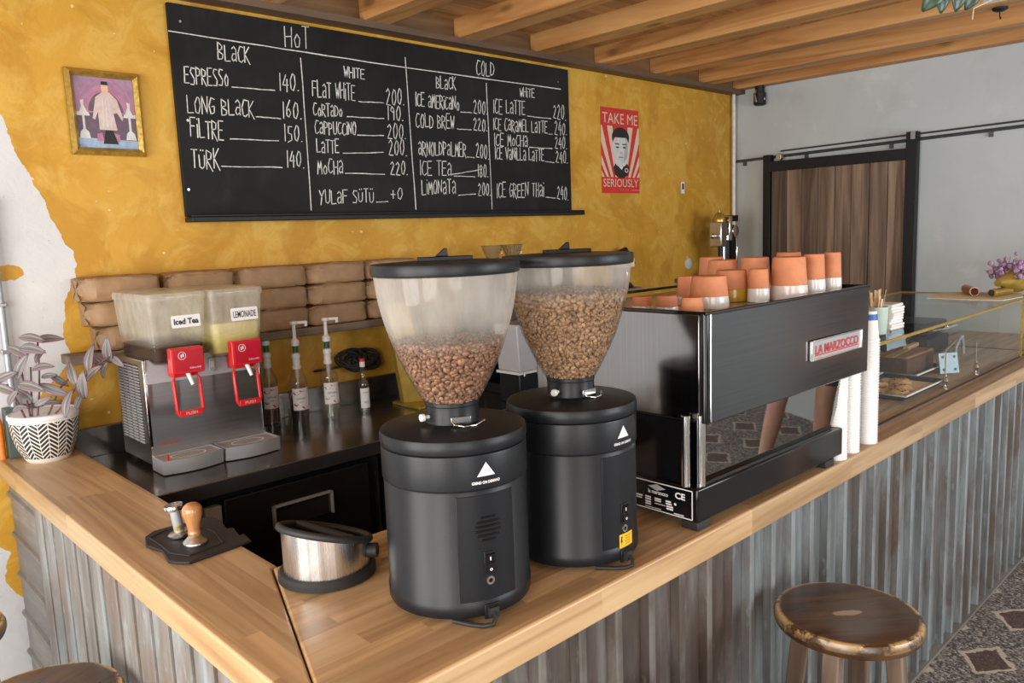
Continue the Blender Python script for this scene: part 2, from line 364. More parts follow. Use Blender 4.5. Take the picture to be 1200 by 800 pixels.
M = dict(
 ochre=m_plaster_yellow(), grey=m_plaster_grey(), floor=m_terrazzo(),
 counter=m_wood('oak_worktop_long', (.34,.205,.096), (.48,.315,.162), (.59,.42,.235), 'x', (.62,.052), .40, coat=.15),
 counter_y=m_wood('oak_worktop_short', (.34,.205,.096), (.48,.315,.162), (.59,.42,.235), 'y', (.62,.052), .40, coat=.15),
 beam=m_wood('pine_beam', (.38,.165,.05), (.56,.275,.092), (.68,.39,.155), 'y', None, .55, knots=.8, gs=45),
 ceil=m_wood('pine_boards', (.34,.16,.06), (.50,.26,.10), (.60,.34,.15), 'x', (2.2,.14), .6),
 block=m_wood('brown_blocking', (.13,.065,.025), (.19,.10,.04), (.25,.14,.06), 'x', None, .6), track=simple('dark_steel_rail', (.10,.105,.11), .4, .6), ledger=m_wood('dark_ledger', (.085,.052,.032), (.12,.075,.047), (.16,.10,.065), 'x', None, .6),
 shelf=m_wood('weathered_shelf', (.13,.095,.065), (.22,.165,.12), (.32,.26,.20), 'x', None, .7),
 stool=m_wood('worn_brown_wood', (.055,.024,.010), (.105,.048,.020), (.19,.095,.042), 'x', None, .33, coat=.35),
 stoolleg=m_wood('greyed_brown_wood', (.09,.055,.035), (.15,.10,.068), (.24,.17,.12), 'z', None, .5),
 barn=m_wood('barn_boards', (.09,.057,.038), (.18,.122,.086), (.31,.23,.17), 'z', None, .7, gs=50, each=.9),
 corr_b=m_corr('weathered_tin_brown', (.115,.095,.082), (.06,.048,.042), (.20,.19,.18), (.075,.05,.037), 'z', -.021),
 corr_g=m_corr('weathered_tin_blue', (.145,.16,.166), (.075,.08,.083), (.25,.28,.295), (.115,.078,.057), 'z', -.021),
 corr_l=m_corr('weathered_tin_pale', (.25,.235,.215), (.13,.12,.112), (.36,.42,.44), (.235,.16,.12)),
 corr_h=m_corr('plain_grey_tin', (.20,.19,.18), (.15,.14,.132), (.28,.27,.255), (.17,.155,.14), 'x'),
 black=simple('black_powder_coat', (.009,.0102,.0128), .37, 0, .15, 220, .05, spec=.3),
 blackgloss=simple('black_gloss', (.006,.006,.007), .10, 0, .2, 12, spec=.4),
 mirror=simple('black_mirror_glass', (.25,.24,.23), .02, 1.0, .03, 3),
 satin=m_steel('satin_bin_steel', .80, .27, 'z'), sidesteel=m_steel('polished_side_steel', .24, .13, 'z'), darksteel=m_steel('dark_brushed_panel', .11, .17, 'x'),
 steel=m_steel('brushed_steel', .56, .30, 'z'), steelx=m_steel('brushed_steel_sheet', .50, .33, 'x'),
 chrome=simple('chrome', (.78,.78,.78), .10, 1, .04, 8), ironb=simple('black_iron', (.011,.012,.014), .5, .3, .2, 40),
 bench=simple('dark_steel_bench', (.19,.18,.17), .20, .85, .15, 6, rvar=.12), rubber=simple('black_rubber', (.016,.016,.017), .6, 0, .15, 50, .08),
 fridge=simple('black_fridge_door', (.016,.014,.013), .35, .2, .2, 10),
 hopper=clear('hopper_plastic', (.94,.92,.89), .46, (.88,.85,.79), .05, (9,9,2.2), base=.14, clean=(.52,.585)), hopper_full=clear('hopper_plastic_fuller', (.94,.92,.89), .46, (.88,.85,.79), .05, (9,9,2.2), base=.14, clean=(.585,.645)), glass=clear('clear_glass', (.97,.985,.97)), gcase=clear('display_glass', (.975,.985,.98), edge=.015, graze=.22),
 bottle=clear('bottle_glass', (.92,.92,.88), .10, (.85,.83,.75), edge=.11), tank=clear('tank_plastic', (.95,.94,.88), .42, (.93,.91,.81), .06, (16,16,7), base=.26, clean=(.448,.50)),
 paper=simple('kraft_paper', (.335,.205,.105), .55, 0, .16, 14, .6), white=simple('white_plastic', (.80,.80,.79), .35, 0, .03), cupw=simple('white_paper_cup', (.83,.83,.82), .6, 0, .02),
 napkin=simple('white_napkin', (.84,.84,.82), .8, 0, .04, 60, .2), terra=simple('terracotta', (.62,.245,.115), .75, 0, .10, 25, .05), glazew=simple('white_glaze', (.80,.80,.80), .12, 0, .02), glazey=simple('mustard_glaze', (.55,.33,.03), .15, 0, .08), glazep=simple('pinkish_glaze', (.76,.68,.66), .14, 0, .04),
 red=simple('red_plastic', (.62,.018,.020), .28, 0, .06), redcard=simple('crimson_card', (.46,.006,.022), .35, 0, .05), redink=simple('red_print', (.60,.035,.03), .6), chalk=simple('chalk', (.72,.72,.70), .9, 0, .2, 60), ink=simple('black_print', (.015,.015,.016), .6), card=simple('white_card', (.82,.82,.84), .5, 0, .02), cream=simple('cream_print', (.70,.56,.42), .7, 0, .05),
 gold=simple('gold_paint', (.42,.29,.055), .38, .55, .15, 18), goldframe=simple('gilt_frame', (.50,.35,.09), .32, .7, .25, 60, .4), tea=simple('iced_tea', (.030,.010,.004), .5, 0, .3, 6, spec=.1), lemon=simple('lemonade', (.62,.55,.20), .25, 0, .08, 5),
 silver=simple('grey_silver_plastic', (.42,.44,.46), .35, .25, .04), greyp=simple('light_grey_plastic', (.40,.40,.42), .45, 0, .05), pale=simple('off_white_plastic', (.62,.62,.60), .4, 0, .04), herring=m_herring(), leaf=m_leaf(), stem=simple('plum_stem', (.16,.07,.08), .5), soil=simple('potting_soil', (.045,.03,.022), .9, 0, .4, 60, .5),
 bean1=m_bean('medium_roast_beans', (.15,.068,.034), (.26,.135,.075)), bean2=m_bean('light_roast_beans', (.21,.115,.055), (.35,.21,.115)),
 woodt=simple('turned_beech', (.45,.22,.085), .28, 0, .25, 60, stretch=(1,1,.2), coat=.5), yellow=simple('yellow_sticker', (.85,.50,.015), .5, 0, .04), green=simple('dark_green_box', (.07,.10,.09), .5), orange=simple('orange_plastic', (.80,.22,.03), .4), mint=simple('mint_ceramic', (.50,.66,.58), .35, 0, .04), stick=simple('birch_sticks', (.80,.60,.38), .7), blue=simple('blue_band', (.03,.12,.42), .5),
 cake=simple('chocolate_cake', (.085,.035,.018), .8, 0, .3, 60, .5), cakelt=simple('cake_crust', (.25,.12,.05), .8, 0, .3, 40, .5), cookie=simple('cookie', (.66,.40,.16), .8, 0, .35, 70, .6), choc=simple('chocolate_chip', (.05,.022,.012), .5), greyblue=simple('reflected_plate_metal', (.12,.15,.17), .35, .5, .08), purple=simple('dried_purple_flowers', (.42,.27,.45), .8, 0, .35, 60), goldpaper=simple('gold_wrapping_paper', (.55,.36,.06), .28, .7, .2, 12, .2), creamp=simple('cream_paper', (.88,.81,.56), .7, 0, .04), monstera=simple('dark_green_leaf', (.03,.07,.04), .35, 0, .3, 15), copper=simple('copper_tube', (.62,.33,.20), .35, .5, .1), syrupd=simple('dark_syrup', (.012,.007,.008), .1), syrupb=simple('brown_syrup', (.10,.035,.012), .15), greencap=simple('green_cap', (.01,.10,.06), .4), whitepipe=simple('white_pipe', (.70,.69,.66), .4), greypipe=simple('grey_conduit', (.40,.44,.47), .35, .4), skin=simple('skin', (.70,.43,.32), .5, 0, .10, 14), shorts=simple('taupe_shorts', (.20,.18,.16), .85, 0, .12, 50), shirt=simple('grey_tee_shirt', (.35,.35,.36), .85, 0, .1, 50), hair=simple('dark_hair', (.03,.02,.015), .6), lilac=simple('lilac_print', (.33,.20,.31), .5, 0, .25, 20), robe=simple('robe_print', (.62,.50,.46), .6, 0, .12, 40), greyprint=simple('grey_print', (.42,.42,.42), .6), greyprint2=simple('pale_grey_print', (.62,.62,.61), .6), bluefloor=simple('blue_print', (.30,.42,.58), .6, 0, .2, 40), plum=simple('plum_print', (.13,.09,.13), .6, 0, .2, 30), pinkp=simple('pink_print', (.42,.19,.30), .6, 0, .15, 30), pavement=simple('pavement', (.35,.34,.32), .8, 0, .15, 4),
)

# ------------------------------------------------------------------ the room
YW, XW, CT = 3.35, 5.68, 1.061          # ochre wall, grey wall, bar top height
def struct(name, mb, m, **k):
    o = mb.build(name, m, None, smooth=0, **k); o['kind'] = 'structure'; return o
struct('floor', MB().box((-2.3,-2.9,-.1), (XW+.2,YW+.2,0)), M['floor'])
struct('wall_back', MB().box((-2.3,YW,-.02), (XW+.15,YW+.15,3.05)), M['ochre'])
struct('wall_right', MB().box((XW,-2.9,-.02), (XW+.15,YW,3.05)), M['grey'])
struct('wall_front', MB().box((.9,-2.9,-.02), (2.2,-2.8,3.05)).box((5.0,-2.9,-.02), (XW,-2.8,3.05)).box((2.2,-2.9,-.02), (5.0,-2.8,.7)).box((2.2,-2.9,2.5), (5.0,-2.8,3.05)).box((-2.3,-2.9,2.75), (.9,-2.8,3.05)), M['grey'])
struct('wall_left', MB().box((-2.3,2.5,-.02), (-2.2,YW,3.05)).box((-2.3,.55,-.02), (-2.2,.75,3.05)).box((-2.3,-2.9,-.02), (-2.2,-1.2,3.05)).box((-2.3,-2.9,2.75), (-2.2,YW,3.05)), M['grey'])
struct('ceiling', MB().box((-2.3,-2.9,2.93), (XW+.15,YW+.15,3.05)), M['ceil'])
struct('ground', MB().box((-30,-30,-.2), (-2.3,30,-.1)).box((-2.3,-30,-.2), (30,-2.9,-.1)), M['pavement'])
struct('trim_ledger', MB().box((-2.2,3.255,2.80), (XW,YW,2.83)), M['ledger'])
struct('trim_blocking', MB().box((-2.2,3.30,2.83), (XW,YW,2.93)), M['block'])
for i, x in enumerate((-.65,-.08,.49,1.06,1.64,2.215,2.80,3.37,3.935,4.515,5.10,5.57)):
    o = struct('ceiling_beam', MB().box((x,-2.8,2.83), (x+(.145 if i != 11 else .11),3.30,2.935)), M['beam'], bevel=.004)
    o.location = (0,0,0)
# pipes in the corners
def pipe(name, pts, r, m, label, cat):
    o = MB().tube(pts, r, 12).build(name, m); return tag(o, label, cat)
pipe('water_pipe', [(5.615,3.315,1.0), (5.615,3.315,2.80)], .014, M['whitepipe'], 'thin white vertical pipe in the corner between ochre and grey walls', 'pipe')
pt = thing('conduit_pipe', (.622,3.325,0), 'slim grey vertical conduit on the peeling white wall behind the plant', 'pipe')
MB().tube([(0,0,1.062),(0,0,1.60),(.0,0,2.0)], .012, 12).build('tube', M['greypipe'], pt)
for z in (1.45,1.62): MB().box((-.018,-.012,z-.008), (.018,.025,z+.008)).build('pipe_clip', M['steel'], pt, bevel=.003)

# sliding barn door on the grey wall
dr = thing('barn_door', (XW-.055, 2.5, 0), 'sliding door of old brown boards in a black steel frame', 'door')
y0, y1 = 1.975-2.5, 3.045-2.5
w = (y1-y0-.10)/8
for k in range(8):
    a = y0+.05+k*w; hh = .004*(k % 3)
    MB().box((-.012-hh,a+.002,.04), (.02,a+w-.002,2.20)).build('board', M['barn'], dr, bevel=.003).location = (0,0,0)
MB().box((-.03,y0-.015,.0), (.03,y0+.055,2.37)).build('frame_post', M['ironb'], dr, bevel=.003)
MB().box((-.03,y1-.045,.0), (.03,y1+.012,2.315)).build('frame_post', M['ironb'], dr, bevel=.003)
MB().box((-.028,y0+.05,2.19), (.028,y1-.04,2.265)).build('frame_rail', M['ironb'], dr, bevel=.003)
MB().box((-.028,y0+.05,.0), (.028,y1-.04,.07)).build('frame_rail', M['ironb'], dr, bevel=.003)
for y, z in ((y0+.045,2.34), (y1-.08,2.29)):
    MB().box((-.034,y-.05,z-.02), (-.03,y-.02,z+.03)).cyl((-.03,y-.035,z), (.0,y-.035,z), .022, 16).build('roller', M['steel'], dr)
tr = thing('door_track', (XW,2.4,2.305), 'long thin grey steel rail carrying the sliding board door', 'rail')
MB().tube([(-.0125,.93,-.01),(-.0125,-2.6,.06)], .011, 10).tube([(-.0125,.55,.035),(-.0125,-2.6,.09)], .006, 8).build('rail', M['track'], tr)
for y in (.85,.35,-.25,-.85,-1.6): MB().box((-.018,y-.012,-.05+.0195*(.93-y)), (-.001,y+.012,-.008+.0195*(.93-y))).build('rail_bracket', M['track'], tr)
# small black spotlight under the last beams
sp = thing('spotlight', (5.62,3.10,2.83), 'small black swivel spotlight under the beams in the far corner', 'spotlight')
MB().cyl((0,0,0), (0,0,-.05), .035, 20).build('mount', M['ironb'], sp, bevel=.004)
MB().lathe([(.035,-.14),(.045,-.13),(.045,-.05),(.02,-.04)], 24).build('lamp_head', M['ironb'], sp)
MB().tube([(.05,0,-.03),(.075,0,-.07),(.055,0,-.12)], .006, 8).tube([(-.05,0,-.03),(-.075,0,-.07),(-.055,0,-.12)], .006, 8).build('yoke', M['chrome'], sp)
MB().cyl((-.02,-.046,-.10), (-.02,-.052,-.10), .010, 12).build('screw', M['chrome'], sp)

# ------------------------------------------------------------------ the bar counter
XL, XI, YF, YB = .5535, .795, 1.0215, 1.657
def slab(name, poly, m, label):
    o = MB().prism([(x, y) for x, y in poly], CT-.072, CT).build(name, m, None, bevel=.006, seg=3); return tag(o, label, 'worktop')
slab('wooden_worktop', [(XL,YF),(7.6,YF),(7.6,YB),(.782,YB)], M['counter'], 'long oak bar top carrying the grinders and the espresso machine')
slab('wooden_worktop', [(XL-.0015,YF+.004),(.779,YB+.0015),(XI,YB+.0015),(XI,YW-.002),(XL-.0015,YW-.002)], M['counter_y'], 'short narrow oak bar top carrying the plant and the tamping mat')
def corrug(name, length, z0, z1, m, label, pitch=.118, d=.024, horizontal=False, cat='cladding', prof_=((0,0),(.60,0),(.645,1.1),(.68,1.25),(.80,1.25),(.835,1.1),(.88,0),(.98,0))):
    """box-profile sheet standing in its local xz plane, ridges towards -y"""
    pr = []; x = 0
    while x < length:
        for fx, fy in prof_:
            if x+fx*pitch <= length: pr.append((x+fx*pitch, -fy*d/1.25))
        x += pitch
    pr.append((length, 0)); mb = MB(); n = len(pr)
    if not horizontal:
        rows = [z0 + (z1-z0)*j/6 for j in range(7)]
        vs = [(px, py, z) for z in rows for px, py in pr]; nr = 7
    else:
        vs = [(0, py, z0+px) for px, py in pr] + [(z1, py, z0+px) for px, py in pr]; nr = 2
    vs += [(a, b+.003, c) for a, b, c in [tuple(v) for v in vs]]
    fs = []
    for off in (0, n*nr):
        for j in range(nr-1):
            for i in range(n-1): fs.append((off+j*n+i, off+j*n+i+1, off+(j+1)*n+i+1, off+(j+1)*n+i))
    mb.add(vs, fs); o = mb.build(name, m, None, smooth=30); return tag(o, label, cat)
ZT = CT-.074
YC = YF+.042
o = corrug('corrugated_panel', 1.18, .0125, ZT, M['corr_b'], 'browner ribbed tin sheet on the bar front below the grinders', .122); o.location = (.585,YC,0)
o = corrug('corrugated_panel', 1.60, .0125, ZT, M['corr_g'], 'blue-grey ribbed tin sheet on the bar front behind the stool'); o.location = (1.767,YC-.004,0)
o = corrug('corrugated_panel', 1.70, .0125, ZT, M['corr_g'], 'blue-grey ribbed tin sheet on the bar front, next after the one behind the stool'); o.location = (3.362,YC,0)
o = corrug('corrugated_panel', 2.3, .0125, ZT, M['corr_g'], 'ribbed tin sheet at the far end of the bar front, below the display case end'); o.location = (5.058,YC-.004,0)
o = corrug('corrugated_panel', 1.83, 0, ZT, M['corr_l'], 'pale streaked ribbed tin sheet on the short side of the bar', d=.036, prof_=((0,0),(.02,1.25),(.42,1.15),(.85,1.25),(.87,0))); o.location = (.592,2.875,0); o.rotation_euler = (0,0,-math.pi/2)
o = corrug('corrugated_panel', ZT-.02, .01, .455, M['corr_h'], 'plain grey tin sheet with level ribs at the wall end of the short bar side', .155, .011, True, prof_=((0,0),(.82,0),(.85,1),(.88,1.25),(.92,1.25),(.95,1),(.98,0))); o.location = (.578,3.335,0); o.rotation_euler = (0,0,-math.pi/2)
rv = MB()
for y, z in ((2.885,.62),(2.885,.30),(2.885,.93)): rv.cyl((.588,y,z),(.560,y,z),.007,10)
tag(rv.build('fixing_bolt', M['steel']), 'small steel bolt heads along the joint of the two short-side tin sheets', 'bolts', kind='stuff')
tag(MB().prism([(.60,1.07),(5.66,1.07),(5.66,1.62),(.795,1.62),(.785,3.34),(.60,3.34)], .0, ZT).build('counter_carcass', M['fridge']), 'dark carcass of the bar under the oak tops', 'counter')
tag(MB().box((.60,1.026,0),(5.66,1.0685,.012)).build('kick_strip', M['corr_h'], None, bevel=.003), 'low dark strip where the tin bar front meets the floor', 'skirting')

# ------------------------------------------------------------------ back bench with fridge below
BZ, BF = 1.0, 2.62
bt = thing('steel_bench', (.80,BF,0), 'dark steel back bench under the drink dispenser and syrup bottles', 'bench')
L = 3.6
MB().box((.005,0,BZ-.055),(L,.725,BZ)).build('bench_top', M['bench'], bt, bevel=.003)
MB().box((.005,.703,BZ),(L,.724,BZ+.115)).build('upstand', M['bench'], bt, bevel=.002)
MB().box((.01,.09,0),(.20,.70,BZ-.055)).box((L-.05,.09,0),(L,.70,BZ-.055)).build('side_support', M['black'], bt)
fr = thing('undercounter_fridge', (1.04,BF,0), 'black undercounter fridge with recessed steel handles below the steel bench', 'fridge')
MB().box((0,.06,.02),(2.9,.68,BZ-.058)).build('cabinet', M['fridge'], fr)
for k in range(4):
    a = .05+k*.70
    d = MB().box((a,.03,.08),(a+.60,.058,BZ-.085)).build('door', M['fridge'], fr, bevel=.004)
    MB().box((a+.60+.04,.035,.05),(a+.605+.045,.058,BZ-.07)).build('seam_strip', M['steel'], fr)
    x0, x1, z0, z1 = a+.175, a+.425, .755, .845
    MB().box((x0,.012,z1-.008),(x1,.034,z1)).box((x0,.012,z0),(x0+.008,.034,z1)).box((x1-.008,.012,z0),(x1,.034,z1)).build('handle', M['silver'], d, bevel=.002)
    MB().box((x0+.006,.026,z0),(x1-.006,.031,z1-.006)).build('handle_recess', M['bench'], d)
MB().box((-.02,.03,.30),(.04,.058,.90)).build('side_plate', M['greyp'], fr, bevel=.003)

# wall shelves
sh = MB().box((.80,3.23,1.379),(4.30,YW-.002,1.415)).build('wooden_shelf', M['shelf'], None, bevel=.004)
tag(sh, 'long weathered grey wooden shelf holding the coffee bags', 'shelf')
sh = MB().box((4.85,3.0,1.40),(5.45,YW-.002,1.43)).build('wooden_shelf', M['shelf'], None, bevel=.004)
tag(sh, 'short wooden shelf in the corner below the chrome lever machine', 'shelf')

# ------------------------------------------------------------------ chalkboard menu
bx0, bx1, bz0, bz1 = 1.321, 3.722, 1.925, 2.780
cb = thing('chalkboard_menu', (bx0, YW-.022, bz0), 'large black chalkboard listing hot and cold drinks with prices', 'chalkboard')
MB().box((0,0,0),(bx1-bx0,.021,bz1-bz0)).build('board', m_board(), cb, bevel=.003)
MB().box((0,-.055,-.022),(bx1-bx0+.06,.0215,-.002)).box((0,-.055,-.002),(bx1-bx0+.06,-.049,.008)).build('chalk_ledge', M['ironb'], cb, bevel=.003)
GLY = {
'A':[[(0,0),(.5,1),(1,0)],[(.2,.4),(.8,.4)]],'B':[[(0,0),(0,1),(.8,.8),(.75,.6),(0,.5),(.95,.3),(.8,.05),(0,0)]],'C':[[(1,.95),(.4,1),(0,.55),(.15,.1),(.6,0),(1,.15)]],
'D':[[(0,0),(0,1),(.7,.85),(1,.5),(.7,.1),(0,0)]],'E':[[(1,1),(.05,1),(0,0),(1,0)],[(0,.52),(.8,.52)]],'F':[[(1,1),(0,1),(0,0)],[(0,.55),(.8,.55)]],'G':[[(1,.9),(.4,1),(0,.5),(.3,0),(.9,.1),(.95,.5),(.5,.45)]],
'H':[[(0,1),(.05,0)],[(1,1),(.95,0)],[(0,.5),(1,.55)]],'I':[[(.5,1),(.5,0)]],'K':[[(0,1),(0,0)],[(.9,1),(.05,.5),(1,-.1)]],'L':[[(0,1),(.05,0),(1,.03)]],'M':[[(0,0),(.15,1),(.5,.35),(.85,1),(1,0)]],'N':[[(0,0),(.05,1),(.9,.05),(1,1)]],
'O':[[(.5,1),(.05,.6),(.2,.05),(.7,0),(1,.5),(.8,.95),(.5,1)]],'P':[[(.05,0),(0,1),(.85,.85),(.8,.55),(0,.45)]],'R':[[(0,0),(0,1),(.85,.85),(.75,.55),(0,.5),(1,-.1)]],'S':[[(.95,.95),(.3,1),(.05,.75),(.9,.35),(.75,.03),(0,.05)]],'T':[[(0,1),(1,1)],[(.5,1),(.5,0)]],
'U':[[(0,1),(.1,.1),(.5,0),(.9,.15),(1,1)]],'V':[[(0,1),(.5,0),(1,1)]],'W':[[(0,1),(.25,0),(.5,.7),(.75,0),(1,1)]],'Y':[[(0,1),(.5,.5),(1,1)],[(.5,.5),(.3,-.1)]],'Q':[],
'a':[[(.1,.75),(.5,.9),(.9,.7),(.9,0)],[(.9,.45),(.3,.45),(.05,.2),(.3,0),(.9,.15)]],'i':[[(.5,.7),(.5,0)],[(.5,.95),(.52,1)]],'o':[[(.5,.7),(.1,.4),(.3,.03),(.75,.05),(.9,.45),(.5,.7)]],
'ü':[[(0,.72),(.1,.1),(.5,0),(.9,.15),(.95,.72)],[(.3,.95),(.32,1)],[(.7,.95),(.72,1)]],'h':[[(.1,1),(.1,0)],[(.9,1),(.9,0)],[(.1,.5),(.9,.5)]],
'0':[[(.5,1),(.1,.6),(.2,.1),(.6,0),(.95,.4),(.85,.9),(.5,1)]],'1':[[(.5,1),(.5,0)]],'2':[[(.1,.8),(.5,1),(.85,.75),(.1,.03),(1,.0)]],'4':[[(.6,1),(.05,.4),(1,.4)],[(.8,.75),(.75,0)]],'5':[[(.9,1),(.25,1),(.2,.6),(.8,.5),(.85,.15),(.1,0)]],
'6':[[(.8,1),(.2,.5),(.2,.1),(.6,0),(.9,.25),(.6,.5),(.2,.35)]],'8':[[(.5,.5),(.1,.8),(.5,1),(.85,.8),(.1,.2),(.5,0),(.9,.2),(.5,.5)]],'9':[[(.85,.8),(.4,1),(.15,.7),(.6,.55),(.85,.8),(.8,0)]],'.':[[(.3,0),(.6,.02)]],'+':[[(.1,.5),(.9,.5)],[(.5,.85),(.5,.15)]]}
NARROW = {'I':.35,'i':.35,'1':.4,'.':.5,' ':.75}
YB_ = YW-.0235
def bp(px, py): q = ony(px, py, YB_); return Vector((q.x-bx0, q.z-bz0))
def stroke(mb, pts, wd):
    for a, b in zip(pts[:-1], pts[1:]):
        d = b-a
        if d.length < 1e-5: continue
        t = d.normalized(); n = Vector((-t.y, t.x))*wd/2*random.uniform(.75,1.2); a2 = a-t*wd*.3; b2 = b+t*wd*.3
        q = [a2+n, a2-n, b2-n, b2+n]
        mb.add([(p.x, -.0008, p.y) for p in q]+[(p.x, .0002, p.y) for p in q], [(0,1,2,3),(0,4,5,1),(1,5,6,2),(2,6,7,3),(3,7,4,0)])
def write(mb, txt, x0, y0, x1, y1, hpx, wd=.0041):
    a, b = bp(x0, y0), bp(x1, y1); h = (bp(x0, y0-hpx)-a).length*1.17; tot = sum(NARROW.get(c, 1.0) for c in txt); u = (b-a)/tot; k = 0
    for c in txt:
        wch = NARROW.get(c, 1.0)
        if c != ' ':
            o = a+u*(k+.10*wch); uu = u*wch*.78; jit = random.uniform(-.06,.06)*h; hh = h*random.uniform(.93,1.08)
            for st in GLY[c]: stroke(mb, [o+uu*x+Vector((.04*h*y, y*hh+jit)) for x, y in st], wd)
        k += wch
def line(mb, x0, y0, x1, y1, wd=.0039):
    a, b = bp(x0,y0), bp(x1,y1); pts = [a+(b-a)*i/6+Vector((random.uniform(-1,1),random.uniform(-1,1)))*.0012 for i in range(7)]; stroke(mb, pts, wd)
c1, c2, c3, c4, cl = MB(), MB(), MB(), MB(), MB()
for a in ((c1,'HoT',333,54,364,57,21),(c1,'BLaCK',255,69.5,294,74,16),(c1,'ESPRESSo',216,98,269,101,17),(c1,'140.',327,106,352,107,17),(c1,'LONG BLaCK',219,131,299,137,17),(c1,'160.',331,138,355,138.5,17),
 (c1,'FiLTRE',223,160,263,163,18),(c1,'150.',333,166,356,166,16),(c1,'TüRK',224,196,259,198,19),(c1,'140.',336,196,358,196,16),
 (c2,'WHITE',403,90,428,92.5,10),(c2,'FLaT WHiTE',366,112,417,118,16),(c2,'200.',452,122.5,475,123.5,17),(c2,'CoRTaDo',367,135.5,402,136.5,12),(c2,'190.',454,141,474,142,14),(c2,'CaPPUCCiNO',369,157,418,158,13),(c2,'200.',453.5,162.5,477,163,15),
 (c2,'LaTTE',371,179,398,179.5,13),(c2,'200.',455,182,478,182,15),(c2,'MoCHa',372,204,403,203,14),(c2,'220.',457,205.5,479,205,14),(c2,'YULaF SüTü',374,238.5,439,237,14),(c2,'+0',457,234,473,234,12),
 (c3,'COLD',558,87.5,580,89.5,14),(c3,'BLaCK',511,103,535,105,12),(c3,'ICE aMERiCaNo',487,124,539,129,13),(c3,'200.',554.5,132.5,572,134,14),(c3,'COLD BREW',487,149,533,151,14),(c3,'220.',554.5,153,572,154,13),(c3,'aRNOLDPaLMER',490,181,547,184,14),(c3,'200.',557.5,185,574,186,14),
 (c3,'ICE TEa',492,205,530,204.5,14),(c3,'180.',560,207.5,573,208,13),(c3,'LiMONaTa',494,227.5,535,226.5,14),(c3,'200.',560,229.5,576,229.5,13),
 (c4,'WHiTE',609,113,627,114.5,9),(c4,'ICE LaTTE',578,132.5,616,134.5,14),(c4,'220.',648,139,664,140.5,14),(c4,'ICE CaRaMEL LaTTE',578,152,642,156,12),(c4,'240.',649.5,157.5,665,158.5,13),(c4,'ICE MoCHa',579,170,619,172.5,12),(c4,'240.',650,174,665,175,12),
 (c4,'ICE VaNiLLa LaTTE',580,186,638,189,12),(c4,'240.',651,190.5,666,191,12),(c4,'ICE GREEN Thai',582,231,638,230,14),(c4,'240.',652.5,233,667,234,13)): write(*a)
for a in ((c1,272,102,322,106),(c1,300,136.5,329,139),(c1,270,162.5,327,165),(c1,260,195,331,196),(c2,420.5,119,449.5,120.5),(c2,407,136.5,450,139),(c2,419,158,450,159),(c2,402,179.5,449.5,178.5),(c2,405,203,451,204),(c2,441,236.5,455,236),
 (c3,540,131,553,132),(c3,535.5,151,552.5,152),(c3,547.5,184,556,184.5),(c3,532.5,206,557,207),(c3,529,204.5,562,199),(c3,537,229,557.5,227),(c4,618,136,646,139),(c4,643,157,647.5,157),(c4,620.5,172.5,647.5,174),(c4,639,189,649.5,190.5),(c4,639.5,231,651,232)): line(*a)
for a in ((197.5,36,330,57),(330,57,477.5,79.5),(477.5,79.5,657,104.5),(352.5,68,365,246),(475,67.5,487.5,245),(570,97.5,577,244.5)): line(cl, *a, wd=.0045)
for nm, mb in (('hot_black_column',c1),('hot_white_column',c2),('cold_black_column',c3),('cold_white_column',c4),('ruled_lines',cl)): mb.build('chalk_writing', M['chalk'], cb, smooth=0)
nl = MB()
for px, py in ((211,25),(221,222),(654,96),(220,141)):
    q = bp(px, py); nl.cyl((q.x,.001,q.y),(q.x,-.003,q.y),.0055,10)
nl.build('screw_head', M['steel'], cb)

# ------------------------------------------------------------------ framed picture, poster, wall bits
fx0, fz0, fw_, fh_ = .918, 2.166, .270, .320
pf = thing('framed_picture', (fx0+fw_/2, YW-.001, fz0), 'small gilt-framed picture of a figure in a pale robe', 'picture')
q = MB(); b = .028; W2 = fw_/2
def rail_(a, c):   # moulded bar between inner and outer mitred corners
    (x0,z0),(x1,z1) = a; (u0,w0),(u1,w1) = c
    q.add([(x0,-.012,z0),(x1,-.012,z1),((x1+u1)/2,-.030,(z1+w1)/2),((x0+u0)/2,-.030,(z0+w0)/2),(u0,-.014,w0),(u1,-.014,w1),(x0,0,z0),(x1,0,z1),(u0,0,w0),(u1,0,w1)], [(0,1,2,3),(3,2,5,4),(0,6,7,1),(4,5,9,8)])
O = [(-W2,0),(W2,0),(W2,fh_),(-W2,fh_)]; I = [(-W2+b,b),(W2-b,b),(W2-b,fh_-b),(-W2+b,fh_-b)]
for k in range(4): rail_((O[k],O[(k+1)%4]), (I[k],I[(k+1)%4]))
q.build('frame', M['goldframe'], pf, smooth=0)
pm = MB(); mats = [M['plum'],M['lilac'],M['pinkp'],M['robe'],M['bluefloor'],M['ink'],M['greyprint2'],M['skin']]
def flat(poly, mi, lay, sx=fw_-2*b, sz=fh_-2*b): pm.add([(-sx/2+x*sx, -.010-.0003*lay, b+y*sz) for x, y in poly], [tuple(range(len(poly)))], mi)
flat([(0,0),(1,0),(1,1),(0,1)],1,0)
arc = lambda cx,cy,r0,r1,n=14: [(cx+r0*math.cos(math.pi*i/n),cy+r0*1.0*math.sin(math.pi*i/n)) for i in range(n+1)]+[(cx+r1*math.cos(math.pi*(n-i)/n),cy+r1*1.0*math.sin(math.pi*(n-i)/n)) for i in range(n+1)]
def strip(cx,cy,r0,r1,mi,lay,n=14):
    for i in range(n):
        a,c = math.pi*i/n, math.pi*(i+1)/n; flat([(cx+r0*math.cos(a),cy+r0*math.sin(a)),(cx+r1*math.cos(a),cy+r1*math.sin(a)),(cx+r1*math.cos(c),cy+r1*math.sin(c)),(cx+r0*math.cos(c),cy+r0*math.sin(c))],mi,lay)
